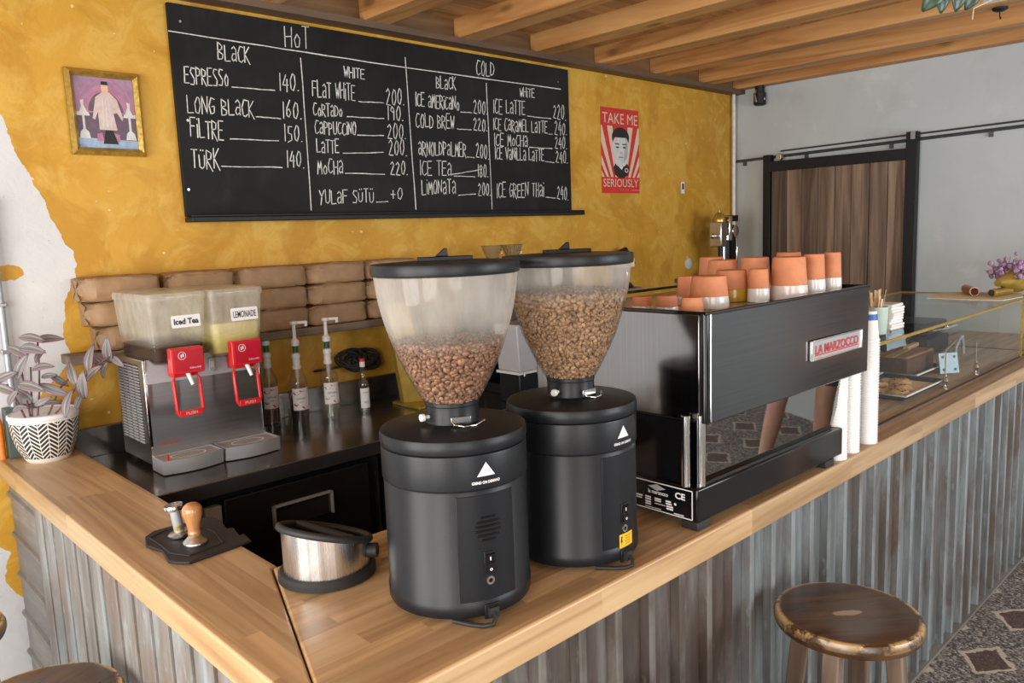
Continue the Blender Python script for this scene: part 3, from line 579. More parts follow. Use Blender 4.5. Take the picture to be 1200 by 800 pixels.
flat([(0,.06),(1,.06),(1,.5),(0,.5)],0,1); strip(.5,.52,.0,.30,0,1); strip(.5,.5,.30,.40,2,2); strip(.5,.5,.46,.50,2,2)
flat([(0,0),(1,0),(1,.12),(0,.14)],4,2)
for s in (0,1):
    fl = lambda P: [((1-x) if s else x, y) for x, y in P]
    flat(fl([(0,.45),(.22,.45),(.20,.50),(0,.50)]),6,3); flat(fl([(.09,.15),(.13,.15),(.13,.45),(.09,.45)]),6,3); flat(fl([(.02,.13),(.20,.13),(.18,.22),(.11,.28),(.04,.22)]),6,4); flat(fl([(.05,.5),(.18,.5),(.13,.60),(.14,.68),(.08,.66),(.09,.58)]),6,3); flat(fl([(.30,.10),(.42,.10),(.40,.22),(.31,.20)]),2,3)
flat([(.36,.26),(.66,.26),(.62,.5),(.68,.52),(.76,.40),(.78,.44),(.70,.70),(.58,.80),(.46,.80),(.34,.72),(.26,.42),(.30,.40),(.36,.52)],3,5)
flat([(.40,.06),(.66,.06),(.58,.26),(.46,.26)],5,5); flat([(.45,.82),(.48,.78),(.55,.78),(.57,.83),(.57,.92),(.45,.92)],7,6); flat([(.45,.90),(.57,.90),(.56,.95),(.46,.95)],5,7)
for k in range(3): flat([(.42+.07*k,.30),(.44+.07*k,.30),(.47+.04*k,.76),(.46+.04*k,.76)],6,6)
pm.build('picture_print', mats, pf, smooth=0)
MB().box((-W2+.004,-.009,.004),(W2-.004,0,fh_-.004)).build('backing', M['ink'], pf)

px0, px1, pz0, pz1 = 4.043, 4.445, 2.043, 2.592
po = thing('wall_poster', ((px0+px1)/2, YW-.0005, pz0), 'red and cream poster with a grey bust reading TAKE ME SERIOUSLY', 'poster')
pw, ph = px1-px0, pz1-pz0; pm = MB(); mats = [M['redink'],M['cream'],M['ink'],M['greyprint2'],M['greyprint'],M['card']]
def flat2(poly, mi, lay): pm.add([((x-.5)*pw, -.0022-.0004*lay, y*ph) for x, y in poly], [tuple(range(len(poly)))], mi)
MB().box((-pw/2,-.002,0),(pw/2,0,ph)).build('sheet', M['redink'], po)
flat2([(0,.0),(1,0),(1,1),(0,1)],0,0)
for k in range(-4, 5):
    if k == 0: continue
    a, c = .5+k*.27-.075, .5+k*.27+.065; up = .52
    def clip(xt, xb):
        return xt, xb
    top0, top1, bot0, bot1 = .5+(a-.5)*1.0, .5+(c-.5)*1.0, .5+(a-.5)*.42, .5+(c-.5)*.42
    P = [(bot0,.19),(bot1,.19),(top1,.79),(top0,.79)]
    out = P[:]
    for lim, sgn in ((0,1),(1,-1)):
        new = []
        for i in range(len(out)):
            p0, p1 = out[i], out[(i+1)%len(out)]; i0, i1 = (p0[0]-lim)*sgn >= 0, (p1[0]-lim)*sgn >= 0
            if i0: new.append(p0)
            if i0 != i1: f = (lim-p0[0])/(p1[0]-p0[0]); new.append((lim, p0[1]+f*(p1[1]-p0[1])))
        out = new
        if not out: break
    if len(out) > 2: flat2(out,1,1)
ell = lambda cx,cy,rx,ry,n=20,a0=0,a1=6.2832: [(cx+rx*math.cos(a0+(a1-a0)*i/n),cy+ry*math.sin(a0+(a1-a0)*i/n)) for i in range(n if a1-a0 > 6 else n+1)]
flat2([(.30,.30),(.34,.22),(.44,.18),(.58,.18),(.68,.22),(.73,.31),(.62,.38),(.38,.38)],2,3)
flat2([(.43,.32),(.56,.32),(.52,.28)],5,4)
flat2(ell(.50,.52,.205,.20),3,4); flat2(ell(.50,.42,.185,.11),3,4.2); flat2([(.56,.36),(.66,.42),(.70,.55),(.64,.66),(.60,.5)],4,4.4)
flat2(ell(.5,.665,.225,.115,14,0,math.pi)+[(.29,.60),(.33,.66),(.66,.66),(.71,.60)][:4],2,5)
for s in (-1,1): flat2(ell(.5+s*.09,.545,.045,.010,10),2,6); flat2([(.5+s*.04,.575),(.5+s*.15,.580),(.5+s*.15,.592),(.5+s*.04,.588)],2,6); flat2(ell(.5+s*.205,.52,.022,.05,10),3,3.6)
flat2([(.46,.475),(.54,.475),(.525,.49),(.475,.49)],4,6); flat2([(.44,.432),(.56,.432),(.56,.424),(.44,.424)],2,6); flat2(ell(.64,.275,.05,.028,12),1,6); flat2(ell(.64,.275,.03,.016,10),2,7)
pm.build('portrait_print', mats, po, smooth=0)
for tx, z, h, w_ in (('TAKE ME',.82,.135,.92),('SERIOUSLY',.075,.105,.92)):
    text_on('poster_lettering', tx, pw*w_, ph*h*.9, (-pw*w_/2,-.0026,ph*z), (1,0,0), (0,0,1), M['cream'], po, .0006, bold=.0)
text_on('poster_lettering', '· · · ·   ——', pw*.55, ph*.012, (-pw*.02,-.0026,ph*.035), (1,0,0), (0,0,1), M['cream'], po, .0006)
st = thing('wall_thermometer', (4.965, YW-.001, 2.045), 'tiny white sticker with a dark print on the ochre wall', 'sticker')
MB().box((-.02,-.003,0),(.02,0,.085)).build('sheet', M['card'], st); MB().box((-.011,-.0036,.03),(.011,-.003,.072)).build('dark_print', M['ink'], st)
o = MB().lathe([(.0,.0),(.042,0),(.042,.006),(.036,.010),(0,.011)], 28, mat=Matrix.Translation((5.03,YW,1.53)) @ Matrix.Rotation(R(90),4,'X')).build('blanking_plate', M['greyprint2'], None)
tag(o, 'round pale grey blanking plate low on the ochre wall', 'cover plate')

# ------------------------------------------------------------------ coffee grinders
HOP = [(.050,.412),(.060,.420),(.083,.462),(.106,.512),(.126,.572),(.138,.622),(.145,.678)]
def hop_r(z):
    for (r0,z0),(r1,z1) in zip(HOP[:-1],HOP[1:]):
        if z <= z1: return r0+(r1-r0)*max(0,(z-z0))/(z1-z0)
    return HOP[-1][0]
def smooth_prof(P, n=6):
    out = []
    for i in range(len(P)-1):
        p0 = P[max(i-1,0)]; p1 = P[i]; p2 = P[i+1]; p3 = P[min(i+2,len(P)-1)]
        for k in range(n):
            t = k/n; out.append(tuple(.5*(2*p1[j]+(p2[j]-p0[j])*t+(2*p0[j]-5*p1[j]+4*p2[j]-p3[j])*t*t+(3*p1[j]-p0[j]-3*p2[j]+p3[j])*t**3) for j in (0,1)))
    return out+[P[-1]]
def bean_mesh(top, mat, name, label):
    """loose beans filling the hopper up to z = top"""
    mb = MB()
    def bean(p, s, rot):
        n, m = 8, 5; vs = []; fs = []
        for j in range(m+1):
            th = math.pi*j/m
            for i in range(n):
                a = 2*math.pi*i/n; x = math.sin(th)*math.cos(a); y = math.sin(th)*math.sin(a); z = -math.cos(th)
                zz = y*.0034 if y > 0 else y*.0022
                if y < 0 and abs(x) < .5: zz *= .45
                vs.append(rot @ Vector((z*.0066*s, x*.0048*s, zz*s*1.1)) + p)
        for j in range(m):
            for i in range(n): fs.append((j*n+i, j*n+(i+1)%n, (j+1)*n+(i+1)%n, (j+1)*n+i))
        mb.add(vs, fs)
    for lay, off in ((0,.0065),(1,.0115)):
        z = .418
        while z < top:
            r = hop_r(z)-off; n = max(6, int(2*math.pi*r/.0100))
            for i in range(n):
                a = 2*math.pi*(i+random.uniform(-.35,.35)+lay*.5)/n; zz = z+random.uniform(-.004,.004)
                rr = hop_r(zz)-off-random.uniform(0,.002)
                slope = 0.5
                q = Matrix.Rotation(a+math.pi/2,3,'Z') @ Matrix.Rotation(random.uniform(60,120)*math.pi/180,3,'X') @ Matrix.Rotation(random.uniform(0,6.28),3,'Z')
                if random.random() < .25: q = Euler((random.uniform(0,6.28),random.uniform(0,6.28),random.uniform(0,6.28))).to_matrix()
                bean(Vector((rr*math.cos(a), rr*math.sin(a), zz)), random.uniform(.88,1.12), q)
            z += .0078
    r = hop_r(top)-.008
    k = 0
    while r > .004:
        n = max(1, int(2*math.pi*r/.0105))
        for i in range(n):
            a = 2*math.pi*(i+random.uniform(-.3,.3))/n
            bean(Vector((r*math.cos(a), r*math.sin(a), top+random.uniform(-.002,.005)+.010*(1-r/hop_r(top)))), random.uniform(.9,1.1), Euler((random.uniform(-.7,.7)+random.choice((0,3.14)),random.uniform(-.6,.6),random.uniform(0,6.28))).to_matrix())
        r -= .0090
    core = [(max(.004,hop_r(z)-.016), z) for z in [.416+(top-.424)*i/8 for i in range(9)]]
    mb.lathe(core, 24)
    o = mb.build(name, mat, None, smooth=60); o['kind'] = 'stuff'; return tag(o, label, 'coffee beans')
def grinder(name, loc, rz, label, top, bmat, blabel, grille, sticker, clip_a):
    t = thing(name, loc, label, 'coffee grinder', 'pair of black coffee grinders', rz)
    B = M['black']
    MB().lathe([(.140,.010),(.147,.012),(.1495,.018),(.1495,.040),(.1475,.043),(.1475,.262),(.1450,.266)],96).build('body', B, t)
    MB().lathe([(.0,0),(.118,0),(.120,.0095),(0,.0095)],48).build('foot_ring', M['rubber'], t)
    MB().patch(.147,.1492,-114,-66,.044,.256,24).build('front_panel', B, t, bevel=.0012)
    MB().lathe([(.1450,.264),(.1495,.268),(.1500,.272),(.1500,.330),(.1490,.334),(.1460,.336)],96).build('control_band', M['black'], t)
    MB().lathe([(.1460,.335),(.1500,.338),(.1515,.344),(.1515,.356),(.1490,.3635),(.140,.366),(.060,.372),(.054,.374)],96).build('lid', B, t)
    MB().lathe([(.064,.370),(.056,.374),(.0545,.380),(.0545,.408),(.056,.410),(.056,.417),(.050,.417)],48).build('neck', B, t)
    ca = R(clip_a); cx, cy = math.cos(ca), math.sin(ca)
    cl = MB(); u = Vector((-cy,cx,0)); o_ = Vector((cx,cy,0)); P = lambda a,b,z: o_*a+u*b+Vector((0,0,z))
    for (a0,b0,a1,b1,z0,z1) in ((.055,-.018,.060,.022,.379,.391),):
        cl.add([P(a0,b0,z0),P(a1,b0,z0),P(a1,b1,z0),P(a0,b1,z0),P(a0,b0,z1),P(a1,b0,z1),P(a1,b1,z1),P(a0,b1,z1)],[(3,2,1,0),(4,5,6,7),(0,1,5,4),(1,2,6,5),(2,3,7,6),(3,0,4,7)])
    cl.tube([P(.060,-.016,.384),P(.068,-.014,.378),P(.073,.005,.3735),P(.068,.030,.3735),P(.045,.055,.376)], .0022, 8)
    cl.build('neck_clip', M['chrome'], t, bevel=.001)
    ka = R(clip_a-75); kx, ky = math.cos(ka), math.sin(ka)
    MB().cyl((.052*kx,.052*ky,.388),(.066*kx,.066*ky,.388),.004,16).cyl((.064*kx,.064*ky,.388),(.074*kx,.072*ky,.388),.008,16).build('neck_screw', M['pale'], t, bevel=.002)
    hp = smooth_prof(HOP)
    MB().lathe(hp,96,caps=False).build('hopper', M['hopper_full' if sticker else 'hopper'], t)
    rim = MB().lathe([(.1415,.672),(.1485,.674),(.1500,.678),(.1500,.692),(.1485,.6965),(.100,.699),(.0,.700)],96).build('hopper_lid', B, t)
    h = MB().box((-.055,-.012,.699),(.055,.012,.708)); h.prism([(-.020,.708),(.006,.708),(.005,.724),(-.001,.724)], -.004, .004, mat=Matrix.Rotation(R(90),4,'X'))
    h.build('handle', B, rim, bevel=.0015).rotation_euler = (0,0,R(-30)-rz)
    # controls at -90 degrees
    s = MB().patch(.146,.1515,-94.4,-85.6,.096,.142,8).build('switch_frame', B, t, bevel=.001)
    rk = MB(); a=.0095
    rk.add([(-a,-.1505,.100),(a,-.1505,.100),(a,-.1505,.138),(-a,-.1505,.138),(-a,-.1565,.101),(a,-.1565,.101),(a,-.1520,.119),(-a,-.1520,.119),(a,-.1545,.137),(-a,-.1545,.137)],[(0,1,5,4),(4,5,6,7),(7,6,8,9),(9,8,2,3),(0,4,7,9,3),(1,2,8,6,5)])
    rk.build('rocker', M['blackgloss'], s)
    mk = MB().box((-.0008,-.1548,.125),(.0008,-.1535,.132)); mk.lathe([(.0016,-.0003),(.0028,-.0003),(.0028,.0003),(.0016,.0003),(.0016,-.0003)],14,caps=False,mat=Matrix.Translation((0,-.1556,.107)) @ Matrix.Rotation(R(90),4,'X'))
    mk.build('switch_mark', M['white'], s)
    MB().lathe([(.0,0),(.0045,0),(.0045,.003),(.0085,.003),(.0085,0)],20,mat=Matrix.Translation((0,-.148,.083)) @ Matrix.Rotation(R(90),4,'X')).build('timer_button', M['steel'], t)
    MB().cyl((0,-.149,.083),(0,-.1505,.083),.0045,14).build('button_core', M['blackgloss'], t)
    MB().patch(.147,.153,-96,-84,.006,.036,6).build('power_socket', B, t, bevel=.0015)
    MB().box((-.010,-.163,.012),(.010,-.150,.032)).tube([(0,-.159,.022),(-.002,-.172,.016),(-.012,-.178,.007),(-.028,-.170,.0046),(-.045,-.155,.0046),(-.062,-.132,.0046),(-.07,-.12,.0046)], .0045, 10).build('power_cable', M['rubber'], t)
    if grille:
        g = MB()
        for k in range(6):
            z = .166+k*.009; hw = math.sqrt(max(0,.0275**2-(z-.1885)**2)); da = math.degrees(hw/.149)
            g.patch(.1475,.1510,-90-da,-90+da,z-.0022,z+.0022,8)
        g.build('vent_grille', M['blackgloss'], t, bevel=.0006)
    lg = MB(); a0 = -90
    vs = [(-.022,.293),(.022,.293),(0,.322)]
    n = 8; V = []; F = []
    for i in range(n+1):
        x = -.019+.038*i/n; zt = .293+.027*(1-abs(x)/.019); an = R(a0)+x/.1506
        V += [(.1506*math.cos(an),.1506*math.sin(an),.293),(.1506*math.cos(an),.1506*math.sin(an),zt)]
    for i in range(n): F.append((2*i,2*i+2,2*i+3,2*i+1))
    lg.add(V,F).build('brand_triangle', M['card'], t, smooth=0)
    text_bend('brand_lettering', 'GRIND ON DEMAND', .060, .0058, .1506, -90, .278, M['card'], t, bold=.03)
    if sticker:
        st = MB().patch(.1490,.1502,-97,-79,.040,.071,10).build('warning_sticker', M['yellow'], t)
        b = MB(); r = .1506
        V = [(r*math.cos(R(-94.8)+x/r), r*math.sin(R(-94.8)+x/r), .0555+y) for x, y in ((-.001,.011),(.0035,.011),(.0012,.002),(.0042,.002),(-.002,-.012),(.0,-.002),(-.003,-.002))]
        b.add(V,[(0,1,2,5,6),(2,3,4,5)]); b.build('warning_bolt', M['ink'], st, smooth=0)
        for k, w_ in enumerate((.021,.019,.021,.017)): text_bend('warning_lettering', ('WARNING TO AVOID','ELECTRIC SHOCK DO','NOT REMOVE COVER','REFER TO SERVICE')[k], w_, .0028, .1506, -86.5, .063-.0058*k, M['ink'], st)
    be = bean_mesh(top, bmat, 'coffee_beans', blabel); be.location = loc; be.rotation_euler = (0,0,rz)
    return t
grinder('coffee_grinder', (.998,1.236,CT), R(-16), 'black coffee grinder with a round vent grille and a half-filled clear hopper', .535, M['bean1'], 'darker coffee beans half filling the hopper of the grinder with the vent grille', True, False, -99)
grinder('coffee_grinder', (1.335,1.212,CT), R(1), 'black coffee grinder with a yellow warning sticker and a fuller clear hopper', .608, M['bean2'], 'paler coffee beans filling most of the hopper of the grinder with the yellow sticker', False, True, -96)

# ------------------------------------------------------------------ espresso machine (its back towards the room)
em = thing('espresso_machine', (1.600,1.042,CT), 'large steel and black espresso machine seen from behind with a red lettered badge', 'espresso machine', None, R(-1.0))
for x, y in ((.02,.0),(.70,.0),(.02,.46),(.70,.46)): MB().box((x-.02,y,0),(x+.035,y+.05,.022)).build('foot', M['rubber'], em, bevel=.003)
MB().box((0,0,.0205),(.790,.53,.108)).build('base_tray', M['blackgloss'], em, bevel=.006, seg=3)
npz = MB().box((-.0016,.012,.024),(0,.205,.103)).build('name_plate', M['blackgloss'], em)
fr_ = MB()
for (y0,y1,z0,z1) in ((.014,.203,.099,.1015),(.014,.203,.0255,.028),(.014,.0165,.0255,.1015),(.2005,.203,.0255,.1015)): fr_.box((-.0024,y0,z0),(-.0014,y1,z1))
fr_.build('plate_border', M['card'], npz)
def plate_text(t_, w_, h_, yr, z, m=M['card'], bold=.02): return text_on('plate_lettering', t_, w_, h_, (-.0018,yr,z), (0,-1,0), (0,0,1), m, npz, .0006, bold=bold)
plate_text('la marzocco', .062, .0105, .150, .070); plate_text('CE', .030, .017, .066, .072, bold=.03)
lm = MB(); lm.add([(-.0024,.150,.088),(-.0024,.1225,.0965),(-.0024,.095,.088),(-.0024,.1225,.0795)],[(0,1,2,3)]); lm.build('plate_emblem', M['greyprint'], npz, smooth=0)
tb = MB()
for y, z, w_, h_ in ((.195,.055,.026,.004),(.195,.049,.024,.003),(.160,.056,.018,.004),(.160,.050,.018,.004),(.160,.043,.018,.004),(.160,.037,.018,.004),(.130,.056,.020,.004),(.130,.051,.020,.003),(.095,.056,.016,.0045),(.095,.050,.018,.004),(.093,.043,.020,.0045),(.093,.037,.020,.0045),(.160,.031,.05,.0015),(.07,.0305,.03,.0022),(.130,.044,.034,.0015)): tb.box((-.0022,y-w_,z),(-.0015,y,z+h_))
tb.cyl((-.0022,.066,.056),(-.0015,.066,.056),.0035,12); tb.build('plate_table', M['card'], npz, smooth=0)
MB().prism([(.015,.045),(.755,.045),(.84,.50),(.015,.50)], .108, .268).build('lower_body', M['blackgloss'], em)
for x, y in ((.008,.040),(.034,.014)): MB().cyl((x,y,.106),(x,y,.288),.0115,24).build('corner_tube', M['chrome'], em, bevel=.002)
MB().add([(.050,.0225,.109),(.752,.0225,.109),(.838,.0067,.290),(.050,.0067,.290),(.050,.0305,.109),(.752,.0305,.109),(.838,.0147,.290),(.050,.0147,.290)],[(0,1,2,3),(7,6,5,4),(0,4,5,1),(1,5,6,2),(2,6,7,3),(3,7,4,0)]).build('mirror_panel', M['mirror'], em)
MB().box((.030,.002,.268),(.935,.58,.520)).build('upper_body', M['black'], em)
MB().box((.045,-.008,.266),(.940,.004,.537)).build('back_panel', M['darksteel'], em, bevel=.003)
MB().box((.026,.012,.272),(.032,.575,.536)).build('side_panel', M['sidesteel'], em, bevel=.002)
MB().box((.935,.006,.268),(.941,.575,.536)).build('side_panel', M['blackgloss'], em, bevel=.002)
MB().cyl((.036,.002,.268),(.036,.002,.540),.0105,24).build('corner_trim', M['blackgloss'], em, bevel=.002)
MB().cyl((.046,-.0075,.270),(.046,-.0075,.536),.0025,12).build('corner_bead', M['chrome'], em)
ra = MB()
ra.box((.026,-.009,.535),(.943,.006,.544)).box((.026,.572,.535),(.943,.585,.544)).box((.026,.0,.535),(.036,.58,.544)).box((.933,.0,.535),(.943,.58,.544)).build('top_rim', M['blackgloss'], em, bevel=.002)
MB().box((.034,.004,.519),(.936,.575,.524)).build('cup_tray', M['steelx'], em)
MB().box((.0,.49,.0205),(.80,.60,.085)).build('drip_tray', M['steelx'], em, bevel=.004)
for x in (.18,.46,.74): MB().cyl((x,.585,.20),(x,.585,.30),.036,24).cyl((x,.62,.21),(x,.76,.20),.012,14).build('group_head', M['chrome'], em, bevel=.002)
bd = MB().box((.545,-.013,.352),(.880,-.008,.410)).build('badge', M['silver'], em, bevel=.0025)
bf = MB()
for (x0,x1,z0,z1) in ((.545,.880,.4065,.411),(.545,.880,.351,.3555),(.545,.551,.351,.411),(.874,.880,.351,.411)): bf.box((x0,-.0165,z0),(x1,-.012,z1))
bf.build('badge_frame', M['chrome'], bd, bevel=.001)
text_on('badge_lettering', 'LA MARZOCCO', .280, .027, (.572,-.0134,.368), (1,0,0), (0,0,1), M['red'], bd, .002, bold=.012)
uz = MB().box((.572,-.0150,.3635),(.850,-.0134,.3665)); uz.build('badge_underline', M['red'], bd)

# cups on top of it
def cup(px0, px1, top, bot, Y, band, mat, label):
    z0 = CT+.5245; q = ony((px0+px1)/2, (top+bot)/2, Y); r = (px1-px0)/2*((q-Vector((0,0,CAM_H))) @ FW)/FOC
    d = math.hypot(q.x,q.y); c = q; h = heightat(q.x*(1-.8*r/d), q.y*(1-.8*r/d), top)-z0
    t = thing('terracotta_cup', (c.x,c.y,z0), label, 'cup', 'upturned terracotta cups on the espresso machine')
    k = band
    MB().lathe([(r*.9,max(h*k,.001)),(r*.995,max(h*k,.001)),(r*(1-.13*k),h*k+.0005),(r*.86,h*.93),(r*.84,h*.985),(r*.80,h),(0,h)],40).build('clay_body', M['terra'], t)
    MB().lathe([(r*.92,0.0),(r,0.001),(r*1.0,h*k*.4),(r*(1-.125*k),h*k),(r*.84,h*k)],40).build('glazed_rim', mat, t)
    return t
G = M['glazew']; cups = []
for a in (
 (740,765.5,348,363,1.33,.30,G,'small plain terracotta espresso cup nearest the clear grinder hopper'),(768,795,347,365,1.24,.30,G,'middle one of the three small terracotta espresso cups in a row'),(797,825,349,367,1.12,.30,G,'small terracotta espresso cup touching the wide white-rimmed cup'),
 (807.5,854,324,364,1.185,.38,G,'wide terracotta cup with white rim beside the small espresso cups'),(837,877,317,357,1.235,.40,M['glazey'],'terracotta cup with a mustard yellow rim'),(876,901.5,315.5,354,1.15,.42,G,'slim white-rimmed terracotta cup next to the mustard-rimmed one'),
 (903,946,301.5,350,1.115,.34,M['glazep'],'biggest terracotta cup with a pinkish white rim at the front edge'),(940,967,298,344,1.10,.40,G,'white-rimmed terracotta cup between the biggest cup and the end cup'),(964,986,296,338,1.095,.38,G,'white-rimmed terracotta cup standing at the far end of the tray'),
 (793,815,324,364,1.29,.3,G,'plain terracotta cup half hidden behind the wide white-rimmed cup'),(818,850,301.5,345,1.47,.3,G,'tall plain terracotta cup at the back, below the round plate on the wall'),(828,866,305,345,1.36,.3,G,'tall terracotta cup just behind the mustard-rimmed cup'),(866,903,302,345,1.27,.3,G,'broad tall terracotta cup behind the slim white-rimmed one'),(908,940,296,345,1.23,.3,G,'terracotta cup peeping out above the biggest cup from behind')):
    cups.append(cup(*a))

# ------------------------------------------------------------------ knock box, tamping mat and tampers
kb = thing('knock_box', (.853,1.533,CT), 'round steel knock box with slanted black rubber rim and side knob', 'knock box', None, 0)
MB().lathe([(.0985,0),(.1085,.003),(.1085,.016),(.104,.022),(.094,.024),(.09,.024)],72).build('rubber_base', M['rubber'], kb)
up = Vector((.98,.19,0)).normalized()          # the rim dips this way
def cz(a): return .094-.034*(math.cos(a)*up.x+math.sin(a)*up.y)
n = 72; vs = []; fs = []
for i in range(n):
    a = 2*math.pi*i/n; c, s = math.cos(a), math.sin(a); z = cz(a)
    vs += [(.095*c,.095*s,.020),(.0955*c,.0955*s,z),(.0925*c,.0925*s,z),(.092*c,.092*s,.022)]
for i in range(n):
    j = (i+1) % n
    for k in range(3): fs.append((i*4+k,j*4+k,j*4+k+1,i*4+k+1))
MB().add(vs,fs).lathe([(0,.022),(.093,.022)],n).build('steel_bin', M['satin'], kb)
rb = [(.0975*math.cos(2*math.pi*i/n),.0975*math.sin(2*math.pi*i/n),cz(2*math.pi*i/n)+.004) for i in range(n)]
MB().tube(rb,.0085,12,closed=True).build('rubber_rim', M['rubber'], kb)
a1 = math.atan2(up.y,up.x); cross = Vector((-up.y,up.x,0))
MB().cyl(cross*-.092+Vector((0,0,.098)),cross*.092+Vector((0,0,.098)),.010,16).build('knock_bar', M['rubber'], kb)
ka = R(-80); kd = Vector((math.cos(ka),math.sin(ka),0)); kd = Vector((.62,-.62,0)).normalized()
MB().cyl(kd*.092+Vector((0,0,.052)),kd*.118+Vector((0,0,.052)),.0165,24).build('side_knob', M['rubber'], kb, bevel=.003)
# tamping mat draped over the inner edge
mt = thing('tamping_mat', (.71,1.955,CT), 'black rubber tamping mat with a wavy corner overhanging the bar edge', 'mat')
P = [onz(px,py,CT) for px,py in ((170,632),(171,642),(180,645),(190,648),(194,655),(197,660),(208,662),(222,662),(295,636),(286,628),(281,630),(274,621),(266,622),(260,613),(250,608),(240,609),(225,614),(205,618),(180,625))]
MB().prism([(p.x-.71,p.y-1.955) for p in P],.0005,.008).build('mat_base', M['rubber'], mt, bevel=.003, seg=3)
P2 = [onz(px,py,CT) for px,py in ((176,634),(190,643),(200,652),(222,655),(262,640),(252,627),(240,622),(215,621),(195,625))]
q = [Vector((p.x-.71,p.y-1.955,.0085)) for p in P2]; MB().tube(q,.0025,8,closed=True).build('raised_lip', M['rubber'], mt)
def tamper(name, px, py, label, kind):
    p = onz(px,py,CT+.008)
    if kind == 'steel':
        t = thing(name, p, label, 'tamper'); t.rotation_euler = (R(-4),R(-6),0); t.location.z += .003
        MB().lathe([(.0285,0),(.029,.002),(.029,.007),(.025,.010),(.011,.012)],40).build('base', M['steel'], t)
        MB().lathe([(.0115,.010),(.0125,.013),(.0125,.066),(.016,.070)],32).build('shaft', M['silver'], t)
        MB().lathe([(.0145,.0695),(.0235,.071),(.0240,.074),(.0240,.080),(.0225,.083),(0,.083)],40).build('cap', M['chrome'], t)
        MB().patch(.0124,.0130,-150,-60,.016,.028,8).build('brass_band', M['goldframe'], t)
    else:
        t = thing(name, p, label, 'tamper')
        MB().lathe([(.0288,0),(.0293,.001),(.0293,.007),(.0285,.0085),(.017,.020),(.0145,.0235)],48).build('base', M['steel'], t)
        MB().lathe(smooth_prof([(.0145,.0235),(.0158,.030),(.0148,.038),(.0178,.055),(.0225,.072),(.0245,.084),(.0225,.096),(.013,.105),(.0001,.1075)],4),40).build('handle', M['woodt'], t)
tamper('tamper',211.5,628,'all-metal tamper with flat disc top leaning on the black mat','steel')
tamper('tamper',229,637,'tamper with bulbous turned wooden handle on the black mat','wood')

# ------------------------------------------------------------------ paper cup towers
z1 = .0092
def paper_tower(x, y, toppx, where, band):
    zt = heightat(x, y, toppx)-CT; hc = .098; n = int((zt-hc)/z1)+1; first = None
    for k in range(n):
        topmost = k == n-1
        lab = ('topmost upturned white paper cup of the tower %s' if topmost else 'white paper cup nested inside the tower %s') % where
        if first is None or topmost:
            t = thing('paper_cup', (x,y,CT+k*z1), lab, 'paper cup', 'paper cups in the tower '+where)
            MB().lathe([(.0345,.0005),(.0368,.0),(.0372,.0015),(.0368,.0040),(.0345,.0042),(.0335,.006),(.0250,hc-.004),(.0240,hc),(.0,hc-.004)],28).build('cup_body', M['cupw'], t, smooth=50)
            if topmost and band: MB().lathe([(.0277,hc-.030),(.0282,hc-.030),(.0263,hc-.010),(.0258,hc-.010)],28).build('printed_band', M['blue'], t)
            if first is None: first = t
        else: dup(first, (x,y,CT+k*z1), random.uniform(0,6), lab)
paper_tower(2.412,1.062,385,'against the espresso machine',False)
paper_tower(2.515,1.066,375,'standing between two other towers',False)
paper_tower(2.655,1.064,362,'nearest the glass display case',True)

# ------------------------------------------------------------------ twin drink dispenser
DX, DY = .955, 2.93
ds = thing('drink_dispenser', (DX,DY,BZ), 'twin-tank steel drink dispenser holding iced tea and lemonade', 'drink dispenser')
DW, DD = .445, .293
for x in (.03,DW-.03):
    for y in (.04,DD-.04): MB().cyl((x,y,0),(x,y,.022),.016,16).build('foot', M['rubber'], ds)
bx = MB(); bx.add([(0,0,.02),(DW,0,.02),(DW,DD,.02),(0,DD,.02),(0,0,.405),(DW,0,.405),(DW,DD,.405),(0,DD,.405)],[(3,2,1,0),(4,5,6,7),(0,1,5,4),(1,2,6,5),(2,3,7,6),(3,0,4,7)])
bx.build('body', M['steel'], ds, bevel=.004)
lv = MB()
for c in range(4):
    for r in range(26):
        y = .045+c*.058; z = .095+r*.0112; lv.add([(-.0012,y,z),(-.0012,y+.044,z),(-.0012,y+.044,z+.0055),(-.0012,y,z+.0055),(-.007,y,z+.001),(-.007,y+.044,z+.001)],[(0,1,2,3),(0,4,5,1),(4,3,2,5),(0,3,4),(1,5,2)])
lv.build('side_louvres', M['silver'], ds, smooth=0)
ls = MB()
for c in range(4):
    for r in range(26):
        y = .045+c*.058; z = .095+r*.0112; ls.box((-.0014,y,z+.0062),(-.0004,y+.044,z+.0098))
ls.build('louvre_slots', M['ink'], ds, smooth=0)
MB().box((.008,-.004,.055),(DW-.006,.001,.318)).build('front_panel', M['steelx'], ds, bevel=.001)
MB().add([(.004,-.010,.318),(DW-.004,-.010,.318),(DW-.004,.0,.405),(.004,.0,.405),(.004,.01,.318),(DW-.004,.01,.318),(DW-.004,.02,.405),(.004,.02,.405)],[(0,1,2,3),(7,6,5,4),(0,4,5,1),(1,5,6,2),(2,6,7,3),(3,7,4,0)]).build('control_panel', M['greyp'], ds, bevel=.002)
for x in (.235,.39,.17):
    sw = MB().box((x,-.016,.335),(x+.024,-.004,.385)).build('switch', M['silver'], ds, bevel=.002); MB().box((x+.006,-.021,.348),(x+.018,-.014,.374)).build('rocker', M['pale'], sw, bevel=.002)
MB().box((-.001,-.006,.02),(.010,.001,.405)).box((DW-.010,-.006,.02),(DW+.001,.001,.405)).build('edge_trim', M['chrome'], ds, bevel=.001)
text_on('maker_lettering', 'UGOLINI', .062, .009, (.035,-.0052,.088), (1,0,0), (0,0,1), M['redink'], ds, .0005, shear=.3)
